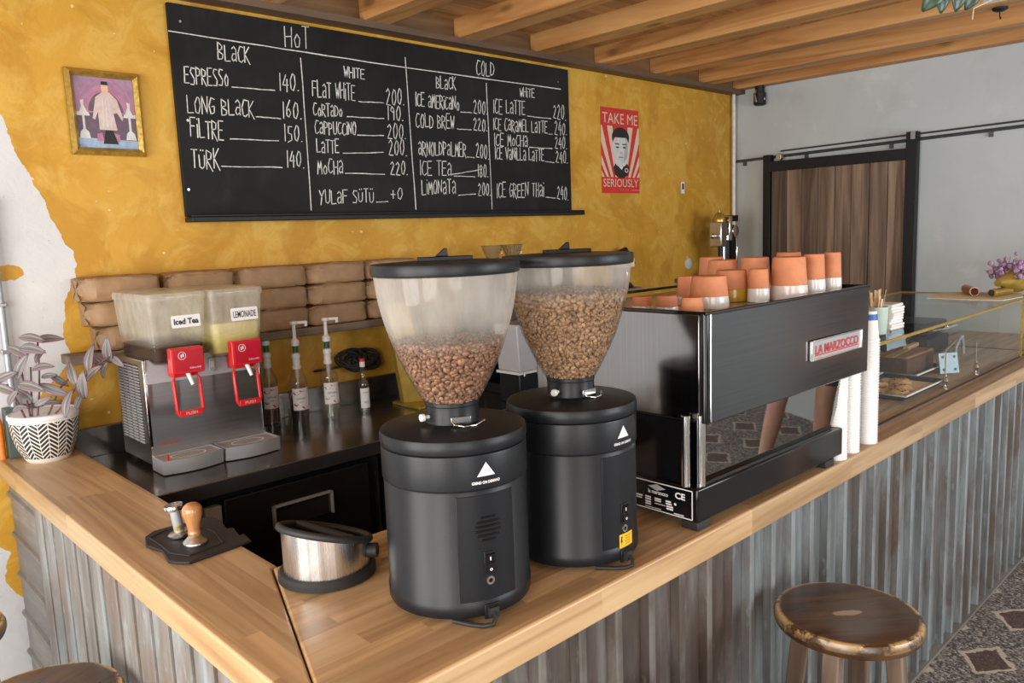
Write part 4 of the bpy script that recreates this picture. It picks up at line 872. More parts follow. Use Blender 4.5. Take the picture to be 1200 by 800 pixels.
for k, x0 in enumerate((.0,.228)):
    w = .218; N = 14
    front = [(x0+w*i/N, -.118-.022*math.sin(math.pi*i/N)) for i in range(N+1)]
    poly = front+[(x0+w,-.004),(x0,-.004)]
    mb = MB(); n = len(poly)
    inset = [(x0+.006+(w-.012)*i/N, -.112-.022*math.sin(math.pi*i/N)) for i in range(N+1)]+[(x0+w-.006,-.010),(x0+.006,-.010)]
    bot = [(x, y*.93) for x, y in poly]
    vs = [(x,y,.004) for x,y in bot]+[(x,y,.055) for x,y in poly]+[(x,y,.055) for x,y in inset]+[(x,y,.040) for x,y in inset]
    fs = [tuple(range(n-1,-1,-1)), tuple(range(3*n,4*n))]
    for j in range(3):
        for i in range(n): fs.append((j*n+i,j*n+(i+1)%n,(j+1)*n+(i+1)%n,(j+1)*n+i))
    tr_ = mb.add(vs,fs).build('drip_tray', M['silver'], ds, smooth=30)
    MB().prism([(x, y*.985-.001) for x, y in inset], .048, .0515).build('drip_grid', M['greyprint'], tr_)
    hl = MB()
    for i in range(40):
        a = 2*math.pi*i/40; hl.cyl((x0+w/2+.062*math.cos(a),-.066+.036*math.sin(a),.0515),(x0+w/2+.062*math.cos(a),-.066+.036*math.sin(a),.0522),.0026,8)
    hl.build('drain_holes', M['card'], tr_)
MB().cyl((.022,-.100,.05),(.022,-.100,.074),.004,12).build('overflow_float', M['red'], ds)
def rrect(x0,x1,y0,y1,r,n=6):
    P = []
    for cx,cy,a in ((x1-r,y0+r,-90),(x1-r,y1-r,0),(x0+r,y1-r,90),(x0+r,y0+r,180)):
        for i in range(n+1): P.append((cx+r*math.cos(R(a+90*i/n)),cy+r*math.sin(R(a+90*i/n))))
    return P
def loft(mb, rings, cap0=True, cap1=True):
    n = len(rings[0][0]); vs = []; fs = []
    for P, z in rings: vs += [(x,y,z) for x,y in P]
    for j in range(len(rings)-1):
        for i in range(n): fs.append((j*n+i,j*n+(i+1)%n,(j+1)*n+(i+1)%n,(j+1)*n+i))
    if cap0: fs.append(tuple(range(n-1,-1,-1)))
    if cap1: fs.append(tuple((len(rings)-1)*n+i for i in range(n)))
    return mb.add(vs, fs)
for k,(x0,x1,lab,lw,lz,lq,level,mm) in enumerate(((.006,.219,'Iced Tea',.088,.026,.505,.075,'tea'),(.226,.440,'LEMONADE',.090,.030,.510,.110,'lemon'))):
    yf, yb = -.088, .286
    def ring(t):   # taper towards the bottom
        i = .013*(1-t); return rrect(x0+i,x1-i,yf+i*1.2,yb-i,.028)
    zb, zt = .405 if True else 0, .632
    R_ = [(rrect(x0+.030,x1-.030,yf+.05,yb-.035,.02),.385),(rrect(x0+.022,x1-.022,yf+.030,yb-.026,.025),.395)]+[(ring(t),zb+(zt-zb)*t) for t in (0,.25,.5,.75,.95)]
    tk = loft(MB(), R_, True, False).build('tank', M['tank'], ds, smooth=50)
    loft(MB(), [(rrect(x0-.002,x1+.002,yf-.004,yb+.004,.03),.618),(rrect(x0-.003,x1+.003,yf-.005,yb+.005,.03),.632),(rrect(x0,x1,yf-.002,yb+.002,.03),.643),(rrect(x0+.03,x1-.03,yf+.03,yb-.03,.03),.648)]).build('tank_lid', M['tank'], tk, smooth=40)
    li = [(rrect(x0+.033,x1-.033,yf+.053,yb-.038,.02),.388),(rrect(x0+.025,x1-.025,yf+.033,yb-.029,.025),.397)]
    for t in (0,level/.227): i = .013*(1-t)+.003; li.append((rrect(x0+i,x1-i,yf+i*1.2,yb-i,.028),zb+(zt-zb)*t))
    if k == 0: li = li[:3]+[(rrect(x0+.0155,x1-.0155,yf+.020,yb-.016,.028),.452)]
    loft(MB(), li).build('drink', M[mm], tk, smooth=50)
    cx = (x0+x1)/2
    crd = MB().prism(rrect(cx-lw/2-.008,cx+lw/2+.008,-lz/2-.009,lz/2+.009,.006),0,.0012,mat=frame_on((.024,yf+.0012,lq+.035),(1,0,0),(0,.05,1))).build('drink_label', M['card'], tk, smooth=0)
    tt = text_on('label_lettering', lab, lw, lz*.82, (cx+.024-lw/2,yf-.0016,lq+.035-lz*.41), (1,0,0), (0,.05,1), M['ink'], crd, .0006, bold=.030 if k == 0 else .004)
    # tap: red block, loop lever, spout
    tp = MB(); t0 = cx-.004
    tp.prism(rrect(t0-.058,t0+.058,.360,.452,.006), .110, .145, mat=Matrix(((1,0,0,0),(0,0,-1,0),(0,1,0,0),(0,0,0,1)))).box((t0-.045,-.112,.345),(t0+.045,-.06,.375)).box((t0-.03,-.10,.36),(t0+.03,-.02,.41))
    tap = tp.build('tap_block', M['red'], ds, bevel=.003)
    MB().prism(rrect(t0-.048,t0+.052,.368,.446,.003), .1448, .1465, mat=Matrix(((1,0,0,0),(0,0,-1,0),(0,1,0,0),(0,0,0,1)))).build('tap_card', M['redcard'], tap)
    em_ = MB(); em_.lathe([(.0125,-.0003),(.0140,-.0003),(.0140,.0004),(.0125,.0004),(.0125,-.0003)],28,caps=False,mat=Matrix.Translation((t0-.020,-.1468,.425)) @ Matrix.Rotation(R(90),4,'X'))
    em_.box((t0-.025,-.1472,.418),(t0-.021,-.1466,.429)).box((t0-.019,-.1472,.421),(t0-.014,-.1466,.432)).build('tap_emblem', M['card'], tap, smooth=0)
    text_on('tap_lettering', 'DELUXE', .040, .0055, (t0+.004,-.1467,.376), (1,0,0), (0,0,1), M['card'], tap, .0005)
    lp = [(t0-.042,-.118,.352),(t0-.050,-.125,.335),(t0-.050,-.137,.225),(t0-.043,-.140,.212),(t0+.033,-.140,.212),(t0+.042,-.137,.225),(t0+.042,-.125,.335),(t0+.034,-.118,.352)]
    lev = MB().tube(lp,.0062,10,closed=True).box((t0-.044,-.146,.208),(t0+.036,-.134,.229)).build('push_lever', M['red'], ds, bevel=.001)
    text_on('lever_lettering', 'PUSH', .040, .010, (t0-.024,-.1466,.2135), (1,0,0), (0,0,1), M['pale'], lev, .0008)
    MB().cyl((t0+.0,-.128,.365),(t0+.008,-.150,.318),.0085,14,r2=.0065).build('spout', M['white'], ds)

# ------------------------------------------------------------------ syrup bottles
def bottle(px, py, syr, level, label, art, pump=True):
    p = onz(px, py, BZ); d = math.hypot(p.x,p.y); p = Vector((p.x*(1+.033/d), p.y*(1+.033/d), BZ))
    t = thing('syrup_bottle', p, label, 'bottle')
    MB().lathe(smooth_prof([(.0365,.002),(.0385,.010),(.0385,.175),(.036,.205),(.024,.235),(.0165,.262),(.0155,.300)],5),40,caps=False).build('glass_bottle', M['bottle'], t, smooth=50)
    MB().lathe([(0,.005),(.0350,.005),(.0362,.012),(.0362,level),(0,level)],32).build('syrup', syr, t)
    lb = MB().patch(.0386,.0392,-160,-40,.075,.172,20).build('paper_label', M['card'], t, smooth=40)
    fl = MB(); rr = .0397
    for k,(x,z,sx,sz) in enumerate(((-.020,.150,.016,.007),(.020,.086,.018,.008),(.004,.160,.012,.004),(-.024,.100,.010,.006))):
        vs = []
        for i in range(14):
            a = 2*math.pi*i/14; xx = x+sx*math.cos(a)*(1+.25*math.sin(3*a)); an = R(-103)+xx/rr; vs.append((rr*math.cos(an),rr*math.sin(an),z+sz*math.sin(a)))
        fl.add(vs,[tuple(range(14))])
    fl.build('fruit_print', art, lb, smooth=0)
    text_bend('label_lettering','GIFFARD',.044,.009,.0396,-103,.122,M['ink'],lb)
    text_bend('label_lettering','SIROP',.020,.004,.0396,-103,.109,M['ink'],lb)
    if pump:
        MB().lathe([(.019,.255),(.019,.268),(.0165,.270),(.0165,.300),(.0195,.303),(.0195,.322),(.012,.326)],28).build('collar', M['white'], t)
        MB().cyl((0,0,.325),(0,0,.358),.0115,20).build('spring_sleeve', M['greencap'], t)
        MB().lathe([(.0185,.356),(.0185,.378),(.013,.384),(.0085,.388),(.0075,.448),(.016,.450),(.016,.464),(0,.466)],28).box((.0,-.007,.4505),(.058,.007,.463)).box((.046,-.006,.438),(.058,.006,.455)).build('pump_head', M['white'], t, bevel=.002).rotation_euler = (0,0,R(-20))
        MB().cyl((0,0,.012),(0,0,.26),.005,12).cyl((0,0,.215),(0,0,.26),.009,12).build('dip_tube', M['pale'], t)
    return t
bottle(319,498,M['syrupb'],.070,'pump syrup bottle half hidden behind the dispenser, with a floral label',M['redink'])
bottle(353,500,M['syrupd'],.125,'pump syrup bottle of dark syrup with red fruit on its label',M['redcard'])
bottle(389,492,M['bottle'],.060,'pump syrup bottle of clear syrup with yellow fruit on its label',M['glazey'])
p = onz(428,482,BZ); t = thing('syrup_bottle', p, 'small corked-size syrup bottle with a red and white screw cap', 'bottle')
t['label'] = 'small syrup bottle without pump, with a red and white screw cap'
MB().lathe(smooth_prof([(.023,.002),(.0245,.008),(.0245,.118),(.021,.142),(.0115,.172),(.0105,.222)],5),32,caps=False).build('glass_bottle', M['bottle'], t, smooth=50)
MB().lathe([(.0125,.215),(.0125,.240),(.0118,.2405)],24).build('cap_band', M['white'], t); MB().lathe([(.0128,.2395),(.0128,.252),(.011,.254),(0,.254)],24).build('screw_cap', M['red'], t)
lb = MB().patch(.0246,.0250,-165,-35,.022,.116,16).build('paper_label', M['card'], t)
for z,w_,h_,tx in ((.092,.026,.006,'MONIN'),(.044,.018,.010,'MCV')): text_bend('label_lettering',tx,w_,h_,.0254,-103,z,M['ink'],lb)
MB().lathe([(0,.004),(.0225,.004),(.0225,.05),(0,.05)],24).build('syrup', M['bottle'], t)

# ------------------------------------------------------------------ coffee bags on the shelf
def bag_mesh(name, L_, D_, H_, seed):
    """folded paper bag lying down; the left end is tucked in with a pinched triangular fold"""
    rnd = random.Random(seed); mb = MB(); n = 32; rings = []; ts = [0,0,.012,.035,.065,.10,.14,.19,.27,.36,.45,.54,.63,.72,.81,.89,.95,.985,1,1]
    for i, t in enumerate(ts):
        P = []; sc = 1.0
        if i == 0 or i == len(ts)-1: sc = .02
        elif t < .02 or t > .98: sc = .94
        for k in range(n):
            a = 2*math.pi*(k+.5)/n; c, s = math.cos(a), math.sin(a); e = .36
            yn = math.copysign(abs(c)**e,c); zn = math.copysign(abs(s)**e,s); puff = 1+.07*math.sin(math.pi*t)
            y = yn*D_/2*sc; z = zn*H_/2*sc*puff; x = t*L_
            for lim, tt in ((.17,t),(.07,1-t)):       # end folds: the front face tucks in between two lips
                if tt < lim and sc > .5:
                    f = (1-tt/lim); v = max(0,1-abs(zn-.12*math.sin(seed))**1.6)
                    if yn < .2: y += D_*.50*f*v*(1 if lim > .1 else .5)*(.35-min(yn,.2)*.65)
                    if abs(zn) > .8 and yn < 0: z *= 1-.16*f
            j = .0028
            P.append((x+rnd.uniform(-j,j), y+rnd.uniform(-j,j), max(.001, H_/2+z+rnd.uniform(-j,j)*.7)))
        rings.append(P)
    vs = [p for P in rings for p in P]; fs = []
    for j in range(len(rings)-1):
        for k in range(n): fs.append((j*n+k,j*n+(k+1)%n,(j+1)*n+(k+1)%n,(j+1)*n+k))
    fs.append(tuple(range(n-1,-1,-1))); fs.append(tuple((len(rings)-1)*n+k for k in range(n)))
    mb.add(vs,fs); return mb
protos = []
cols = [(0.886,0.297,'nearest the peeling white wall'),(1.189,0.280,'right behind the dispenser tanks'),(1.474,0.331,'beside the lemonade tank'),(1.814,0.310,'above the pump bottles'),(2.133,0.305,'by the grinder hopper')]
for ci,(x,L_,where) in enumerate(cols):
    for ri,(rw) in enumerate(('bottom','middle','top')):
        lab = 'brown paper coffee bag, %s of the pile %s' % (rw, where)
        o = bag_mesh('coffee_bag', L_, .115, .0945, ci*3+ri).build('coffee_bag', M['paper'], None, smooth=28)
        o.location = (x+random.uniform(-.004,.004)-(.0 if ci else .022)+(.045 if ci == 0 and ri == 0 else (.018 if ci == 0 and ri == 1 else 0)), 3.288+random.uniform(-.003,.003), 1.4155+ri*.0955); tag(o, lab, 'coffee bag', 'brown paper coffee bags on the shelf')

# black cable bundle hanging on the wall under the shelf
cb_ = MB(); 
for k in range(9):
    cx, cz = 2.10+random.uniform(-.07,.06), 1.215+random.uniform(-.02,.02); ra_ = random.uniform(.04,.062); th = random.uniform(-.5,.5)
    cb_.tube([(cx+ra_*math.cos(a)*1.15, 3.318+.018*math.sin(a+th)+random.uniform(-.004,.004), cz+ra_*.62*math.sin(a)) for a in [2*math.pi*i/20 for i in range(20)]], .0085, 8, closed=True)
cb_.tube([(2.03,3.31,1.20),(1.95,3.32,1.192),(1.86,3.335,1.19)], .006, 8)
ct_ = thing('coiled_cable', (0,0,0), 'tangled black cable bundle hooked on the wall below the shelf', 'cable')
cb_.build('cable_loops', M['rubber'], ct_); MB().cyl((2.10,3.348,1.25),(2.10,3.29,1.256),.008,12).build('wall_hook', M['ironb'], ct_); 

# gold stand and filters
gs = thing('gold_stand', (2.235,3.02,BZ), 'gold-painted angled stand on a flat foot behind the front grinder', 'stand')
MB().box((-.065,-.09,.0),(.115,.13,.014)).build('foot_plate', M['gold'], gs, bevel=.003)
MB().add([(-.045,.06,.013),(.045,.0,.013),(.045,.03,.013),(-.045,.09,.013),(-.095,.085,.50),(-.01,.03,.50),(-.01,.06,.50),(-.095,.115,.50)],[(3,2,1,0),(4,5,6,7),(0,1,5,4),(1,2,6,5),(2,3,7,6),(3,0,4,7)]).build('narrow_upright', M['gold'], gs, bevel=.002)
MB().add([(.045,.0,.013),(.150,.035,.013),(.150,.06,.013),(.045,.03,.013),(-.01,.03,.50),(.10,.065,.50),(.10,.09,.50),(-.01,.06,.50)],[(3,2,1,0),(4,5,6,7),(0,1,5,4),(1,2,6,5),(2,3,7,6),(3,0,4,7)]).build('wide_upright', M['gold'], gs, bevel=.002)
tag(MB().cyl((-.0,0,0),(0,0,.11),.036,28).build('paper_roll', M['card'], None, bevel=.002), 'white paper roll standing behind the gold stand foot', 'paper roll').location = (2.385,2.98,BZ)

# batch brewer behind the hoppers
bw = thing('batch_brewer', (2.655,2.81,BZ), 'tall black coffee brewer with a pale side panel between the two hoppers', 'coffee brewer')
MB().box((0,.0,0),(.46,.40,.05)).build('base', M['black'], bw, bevel=.006); MB().box((0,.20,.05),(.46,.40,.66)).build('column', M['black'], bw, bevel=.006)
MB().box((-.01,-.02,.46),(.47,.40,.66)).build('brew_head', M['black'], bw, bevel=.01)
for x in (.12,.34): MB().lathe([(.06,.46),(.085,.40),(.085,.36),(.05,.35)],32,mat=Matrix.Translation((x,.08,0))).build('filter_basket', M['rubber'], bw)
for x in (.12,.34): MB().lathe([(.06,.05),(.07,.06),(.075,.2),(.05,.26),(.05,.30),(.0,.30)],32,mat=Matrix.Translation((x,.09,0))).build('server_jug', M['black'], bw)
gw = thing('water_softener', (2.62,2.30,BZ-.02), 'pale grey plastic panel box glimpsed beside the fuller hopper', 'box')
pL, pR = ony(609,437,2.62), ony(607,381,2.62); gw.location = (pL.x,2.622,BZ); zb_, zt_ = pL.z-BZ, pR.z-BZ
MB().box((.01,.01,.0),(.21,.15,zb_-.012)).build('base', M['black'], gw, bevel=.004)
MB().box((0,0,zb_-.012),(.22,.16,zb_)).cyl((.03,-.004,zb_-.02),(.03,-.004,zb_),.004,8).cyl((.12,-.004,zb_-.02),(.12,-.004,zb_),.004,8).build('lip', M['pale'], gw)
MB().add([(.005,.0,zb_),(.215,.0,zb_),(.215,.15,zb_),(.005,.15,zb_),(-.008,.0,zt_),(.23,.0,zt_),(.23,.16,zt_),(-.008,.16,zt_)],[(3,2,1,0),(4,5,6,7),(0,1,5,4),(1,2,6,5),(2,3,7,6),(3,0,4,7)]).build('panel_box', M['greyp'], gw, bevel=.006)
# glass drippers standing on the brewer
for k,(x,y,lab) in enumerate(((2.762,3.03,'plain clear glass dripper standing on the black brewer, the left of two'),(2.905,3.03,'ribbed clear glass dripper standing on the black brewer beside the plain one'))):
    g = thing('glass_dripper', (x,y,BZ+.66), lab, 'dripper')
    MB().lathe([(.030,0),(.034,.004),(.030,.012),(.030,.02),(.058,.085),(.062,.088),(.055,.085),(.027,.02)],32).build('cone', M['bottle'], g)
    if k:
        rb_ = MB()
        for i in range(16): a = 2*math.pi*i/16; rb_.tube([(.031*math.cos(a),.031*math.sin(a),.022),(.0585*math.cos(a+.3),.0585*math.sin(a+.3),.083)],.0022,6)
        rb_.build('ribs', M['bottle'], g)
    MB().tube([(.035,0,.02),(.07,0,.03),(.07,0,.06),(.052,0,.068)],.004,8).build('handle', M['bottle'], g)

# black vintage machine on the shelf, chrome lever machine in the corner
vm = thing('vintage_grinder', (4.16,3.285,1.4155), 'old black tabletop machine with a cream band on the wall shelf', 'vintage grinder')
MB().lathe([(.07,0),(.075,.01),(.06,.03),(.035,.05)],28).build('base', M['black'], vm, bevel=.003)
MB().lathe([(.035,.045),(.045,.10),(.040,.13),(.05,.145)],24).build('column', M['black'], vm)
MB().box((-.055,-.05,.135),(.075,.05,.200)).build('cream_band', M['creamp'], vm, bevel=.008)
MB().sphere((.01,0,.225),.055,20,12,sc=(1,.9,.6)).cyl((-.05,0,.225),(.04,0,.250),.022,16).build('hopper_cap', M['black'], vm)
MB().cyl((.07,0,.165),(.115,0,.160),.010,12).sphere((.118,0,.160),.016).build('side_knob', M['black'], vm)
MB().tube([(-.03,-.05,.04),(-.03,-.07,.09),(-.03,-.05,.13)],.008,10).build('spout', M['chrome'], vm)
lm = thing('lever_machine', (5.13,3.12,1.43), 'chrome vintage lever coffee machine in the corner by the white pipe', 'lever machine')
MB().lathe([(.10,0),(.11,.01),(.11,.03),(.05,.05)],28).build('base', M['chrome'], lm)
MB().cyl((0,0,.04),(0,0,.30),.028,20).build('column', M['steel'], lm)
MB().box((-.10,-.05,.22),(-.02,.05,.40)).build('boiler_block', M['steel'], lm, bevel=.008)
MB().box((.02,-.045,.26),(.065,.045,.44)).build('front_plate', M['chrome'], lm, bevel=.006)
MB().lathe([(.045,.395),(.048,.42),(.03,.455),(.012,.468),(.010,.49),(.0,.492)],24,mat=Matrix.Translation((-.045,0,0))).build('brass_dome', M['goldframe'], lm)
MB().cyl((-.13,0,.30),(-.09,0,.30),.014,14).sphere((-.135,0,.30),.020).build('valve', M['chrome'], lm)
MB().box((.06,-.03,.40),(.17,.03,.445)).build('bracket', M['ironb'], lm, bevel=.004)
MB().cyl((.12,-.04,.33),(.12,.04,.33),.045,24).build('gear_housing', M['chrome'], lm, bevel=.004)
MB().tube([(.13,0,.36),(.175,0,.30),(.195,0,.20),(.185,0,.10),(.15,0,.05)],.013,12).build('lever', M['chrome'], lm)
MB().cyl((-.06,-.02,.12),(-.06,-.02,.23),.018,14).cyl((.03,-.02,.10),(.03,-.02,.26),.020,14).box((.075,-.03,.05),(.13,.03,.30)).build('piston', M['ironb'], lm)
MB().cyl((-.062,-.03,.08),(-.062,-.03,.13),.009,12).build('spout', M['chrome'], lm)

# ------------------------------------------------------------------ glass display case and what is in and on it
cx0, cx1, cy0, cy1, cz1 = 2.74, 4.90, 1.094, 1.780, 1.376
dc = thing('display_case', (cx0,cy0,CT), 'glass display case with brass-coloured edges on the bar', 'display case')
W_, D_, H_ = cx1-cx0, cy1-cy0, cz1-CT; e = .008
MB().box((0,0,H_-e),(W_,D_,H_)).build('top_glass', M['gcase'], dc)
MB().box((0,0,.014),(W_,e*.7,H_-e)).build('front_glass', M['gcase'], dc)
for x in (0,W_-e*.7): MB().box((x,e*.7,.014),(x+e*.7,D_,H_-e)).build('end_glass', M['gcase'], dc)
MB().box((0,D_-.006,.014),(W_,D_,H_-e)).build('back_glass', M['gcase'], dc)
MB().box((-.003,-.004,.0005),(W_+.003,.012,.015)).box((-.003,D_-.012,.0005),(W_+.003,D_+.003,.015)).box((-.003,0,.0005),(.010,D_,.015)).box((W_-.010,0,.0005),(W_+.003,D_,.015)).build('bottom_frame', M['ledger'], dc, bevel=.001)
MB().box((-.002,-.003,H_-.010),(W_+.002,.005,H_+.001)).box((-.002,D_-.005,H_-.008),(W_+.002,D_+.003,H_+.001)).box((W_-.005,0,H_-.008),(W_+.003,D_,H_+.001)).build('top_frame', M['gold'], dc, bevel=.001)
MB().box((1.925,-.003,.014),(1.935,.006,H_-.009)).box((W_-.008,-.003,.014),(W_,.006,H_-.009)).build('front_post', M['goldframe'], dc)
for x in (.40,1.60): MB().box((x,.02,.0145),(x+.006,D_-.02,H_-.012)).build('glass_divider', M['gcase'], dc)
IZ = CT+.0005
tag(MB().box((.0,.0,0),(W_-.03,D_-.03,.011)).build('wooden_shelf', M['counter'], None, bevel=.001), 'thin wooden board lining the floor of the glass display case', 'board').location = (cx0+.015,cy0+.015,CT+.0015)
IZ = CT+.0130
p = onz(1041,497,IZ+.0); gl = thing('drinking_glass', (2.86,1.165,IZ), 'ribbed drinking glass inside the display case beside the cup towers', 'glass')
MB().lathe([(0,.001),(.030,.001),(.031,.006),(.036,.12),(.0345,.12),(.029,.010),(0,.010)],36).build('tumbler', M['glass'], gl)
rb_ = MB()
for i in range(18): a = 2*math.pi*i/18; rb_.tube([(.0305*math.cos(a),.0305*math.sin(a),.01),(.035*math.cos(a),.035*math.sin(a),.09)],.0016,5)
rb_.build('ribs', M['glass'], gl)
def tray(x, y, w, d, rz, label):
    t = thing('serving_tray', (x,y,IZ), label, 'tray', None, rz)
    MB().add([(-w/2+.02,-d/2+.02,.0),(w/2-.02,-d/2+.02,0),(w/2-.02,d/2-.02,0),(-w/2+.02,d/2-.02,0),(-w/2,-d/2,.022),(w/2,-d/2,.022),(w/2,d/2,.022),(-w/2,d/2,.022)],[(3,2,1,0),(0,1,5,4),(1,2,6,5),(2,3,7,6),(3,0,4,7)]).build('tray_outside', M['ink'], t, smooth=0).modifiers.new('thick','SOLIDIFY').thickness = .003
    rim = [(-w/2,-d/2,.024),(w/2,-d/2,.024),(w/2,d/2,.024),(-w/2,d/2,.024)]
    MB().tube(rim,.004,8,closed=True).build('rim', M['white'], t); MB().box((-w/2+.018,-d/2+.018,.0035),(w/2-.018,d/2-.018,.006)).build('paper_liner', M['creamp'], t); return t
tray(3.50,1.29,.46,.27,0,'black tray with white rim and paper liner carrying the cookies')
rc = random.Random(3)
for k,(x,y,lab) in enumerate(((3.36,1.22,'chocolate chip cookie at the near corner of the tray'),(3.36,1.33,'chocolate chip cookie at the cup tower end of the tray, rear row'),(3.47,1.25,'chocolate chip cookie in the middle of the front row on the tray'),(3.49,1.36,'chocolate chip cookie in the middle of the rear row on the tray'),(3.60,1.30,'chocolate chip cookie at the cake end of the tray'))):
    c = thing('cookie', (x,y,IZ+.0065), lab, 'cookie', 'cookies on the tray'); n = 24; pr = [(0,.0),(.040,.0),(.048,.006),(.047,.014),(.036,.021),(.018,.024),(.0001,.024)]
    mb = MB().lathe(pr,n); mb.v = [Vector((v.x*(1+rc.uniform(-.05,.05)),v.y*(1+rc.uniform(-.05,.05)),max(0,v.z+rc.uniform(-.002,.002) if v.z > .01 else v.z))) for v in mb.v]
    mb.build('dough', M['cookie'], c); ch = MB()
    for i in range(10): a = rc.uniform(0,6.28); r = rc.uniform(0,.036); ch.sphere((r*math.cos(a),r*math.sin(a),.0225),.0055,8,6,sc=(1,1,.7))
    ch.build('chocolate_chips', M['choc'], c)
tray(3.93,1.40,.38,.24,0,'second white-rimmed tray in the display case, under the chocolate loaf')
ck = thing('loaf_cake', (3.93,1.40,IZ+.0065), 'long dark chocolate loaf cake with a lighter crust', 'cake')
mb = MB().box((-.17,-.075,0),(.17,.075,.085)); mb.build('crumb', M['cake'], ck, bevel=.006); MB().box((-.168,-.073,.083),(.168,.073,.096)).build('crust', M['cakelt'], ck, bevel=.006)
tg = thing('cake_knife', (3.90,1.40,IZ+.104), 'wooden handled server lying on top of the chocolate loaf', 'cake server', None, R(4))
MB().box((-.20,-.018,0),(.06,.018,.006)).build('blade', M['gold'], tg, bevel=.002); MB().box((.05,-.014,-.001),(.22,.014,.018)).build('handle', M['counter'], tg, bevel=.005)
def clip_(x, y, label):
    t = thing('glass_support', (x,y,IZ), label, 'finial')
    MB().lathe([(.014,0),(.014,.004),(.006,.008),(.010,.018),(.013,.028),(.009,.038),(.004,.042),(.0075,.050),(.005,.058),(.0001,.062)],20).build('finial', M['chrome'], t)
    MB().cyl((0,0,.06),(-.004,.0,.15),.0028,8).build('rod', M['chrome'], t)
clip_(3.66,1.135,'chrome finial post in the display case by the cake end'); clip_(4.08,1.135,'chrome finial post in the display case farther from the cake')
tn = thing('reflected_tongs', (4.33,1.29,IZ), 'curved silver tongs in the display case, made up from a reflection in its glass', 'tongs')  # solid tongs added to imitate a silver reflection in the case glass
MB().tube([(-.22,-.05,.012),(-.10,-.02,.09),(.03,.0,.125),(.13,.02,.118),(.18,.03,.075),(.19,.03,.02)],.008,10).tube([(-.22,.02,.012),(-.10,.02,.08),(.03,.02,.110),(.13,.025,.108),(.18,.03,.07)],.006,10).build('arms', M['silver'], tn)
for k,(x,y,z,w_,h_,rx,lab) in enumerate(((4.00,1.22,IZ,.10,.10,-12,'small grey-blue drilled plate by the tongs, standing for a reflection in the case glass'),(4.42,1.60,IZ,.15,.16,-10,'larger grey-blue drilled plate at the case back, standing for a reflection in the glass'))):
    h = thing('reflected_plate', (x,y,z), lab, 'bracket', None, R(-35)); h.rotation_euler.x = R(rx)  # plates added to imitate metal things reflected in the case glass
    MB().box((-w_/2,0,.002),(w_/2,.004,h_)).build('plate', M['greyblue'], h, bevel=.001); hl = MB()
    for sx in (-.3,.3):
        for sz in (.2,.8): hl.cyl((w_*sx,-.0006,h_*sz),(w_*sx,.0,h_*sz),.007,12)
    hl.build('drill_holes', M['ink'], h)
bp_ = thing('reflected_block', (4.62,1.60,IZ), 'dark block behind the tongs, standing for a reflection in the display case glass', 'appliance')  # invented appliance, imitates dark things reflected in the case glass
MB().box((-.16,-.13,.004),(.16,.13,.09)).build('lower_plate', M['black'], bp_, bevel=.01); MB().box((-.16,-.12,.10),(.16,.13,.17)).build('upper_plate', M['black'], bp_, bevel=.015)
MB().tube([(-.10,-.13,.13),(-.10,-.18,.14),(.10,-.18,.14),(.10,-.13,.13)],.008,10).build('handle', M['chrome'], bp_)
for x in (-.14,.14): MB().cyl((x,-.1,0),(x,-.1,.006),.012,12).cyl((x,.1,0),(x,.1,.006),.012,12).build('foot', M['rubber'], bp_)
# on the case
TZ = cz1+.0015
mp = thing('stirrer_pot', (3.035,1.19,TZ), 'mint green pot of wooden stirrers on the display case', 'pot')
MB().lathe([(0,.001),(.036,.001),(.038,.004),(.044,.105),(.042,.105),(.036,.008),(0,.008)],32).build('pot_body', M['mint'], mp)
for k in range(16):
    a = random.uniform(0,6.28); r = random.uniform(0,.028); h = random.uniform(.125,.165); q = Vector((math.cos(a),math.sin(a),0))
    s = MB().box((-.0035,-.0008,0),(.0035,.0008,h),0,Matrix.Translation((q.x*r*.5,q.y*r*.5,.010)) @ Matrix.Rotation(r*5,4,Vector((-q.y,q.x,0))) @ Matrix.Rotation(random.uniform(0,3),4,'Z')).build('wooden_stirrer', M['stick'])
    s.location = mp.location; tag(s, 'flat wooden coffee stirrer standing in the mint green pot', 'stirrer', 'wooden stirrers in the mint green pot')
for k in range(9):
    n_ = MB(); n_.box((-.06,-.06,0),(.06,.06,.0108)); o = n_.build('napkin_stack' if 0 else 'napkin', M['napkin'], None, bevel=.004); o.location = (3.215+random.uniform(-.004,.004),1.235+random.uniform(-.004,.004),TZ+k*.0111); o.rotation_euler = (0,0,random.uniform(-.06,.06))
    tag(o, 'topmost folded white napkin of the pile on the display case' if k == 8 else 'folded white napkin inside the pile on the display case', 'napkin', 'napkins on the display case')
pa = MB(); P = [onz(px,py,TZ) for px,py in ((1086,349.5),(1110,342.5),(1196,343.5),(1199,348),(1176,352.5),(1140,351.8))]
o = pa.prism([(q.x,q.y) for q in P],TZ,TZ+.004).build('paper_sheet', M['creamp'], None); tag(o, 'sheet of cream paper lying on the glass display case', 'paper')
bq = thing('flower_bouquet', (4.80,1.20,TZ+.0045), 'bouquet of dried purple flowers in gold wrapping paper on the display case', 'bouquet')
MB().lathe(smooth_prof([(.018,.0),(.028,.06),(.050,.14),(.075,.24)],5),28,mat=Matrix.Translation((-.11,.02,.070)) @ Matrix.Rotation(R(88),4,'Y') @ Matrix.Rotation(R(6),4,'X')).build('gold_wrap', M['goldpaper'], bq)
MB().cyl((-.17,.03,.022),(.03,.0,.022),.021,24).build('paper_tube', M['goldpaper'], bq); MB().cyl((-.172,.03,.022),(-.169,.03,.022),.0165,20).build('tube_mouth', M['ink'], bq)
fl = MB()
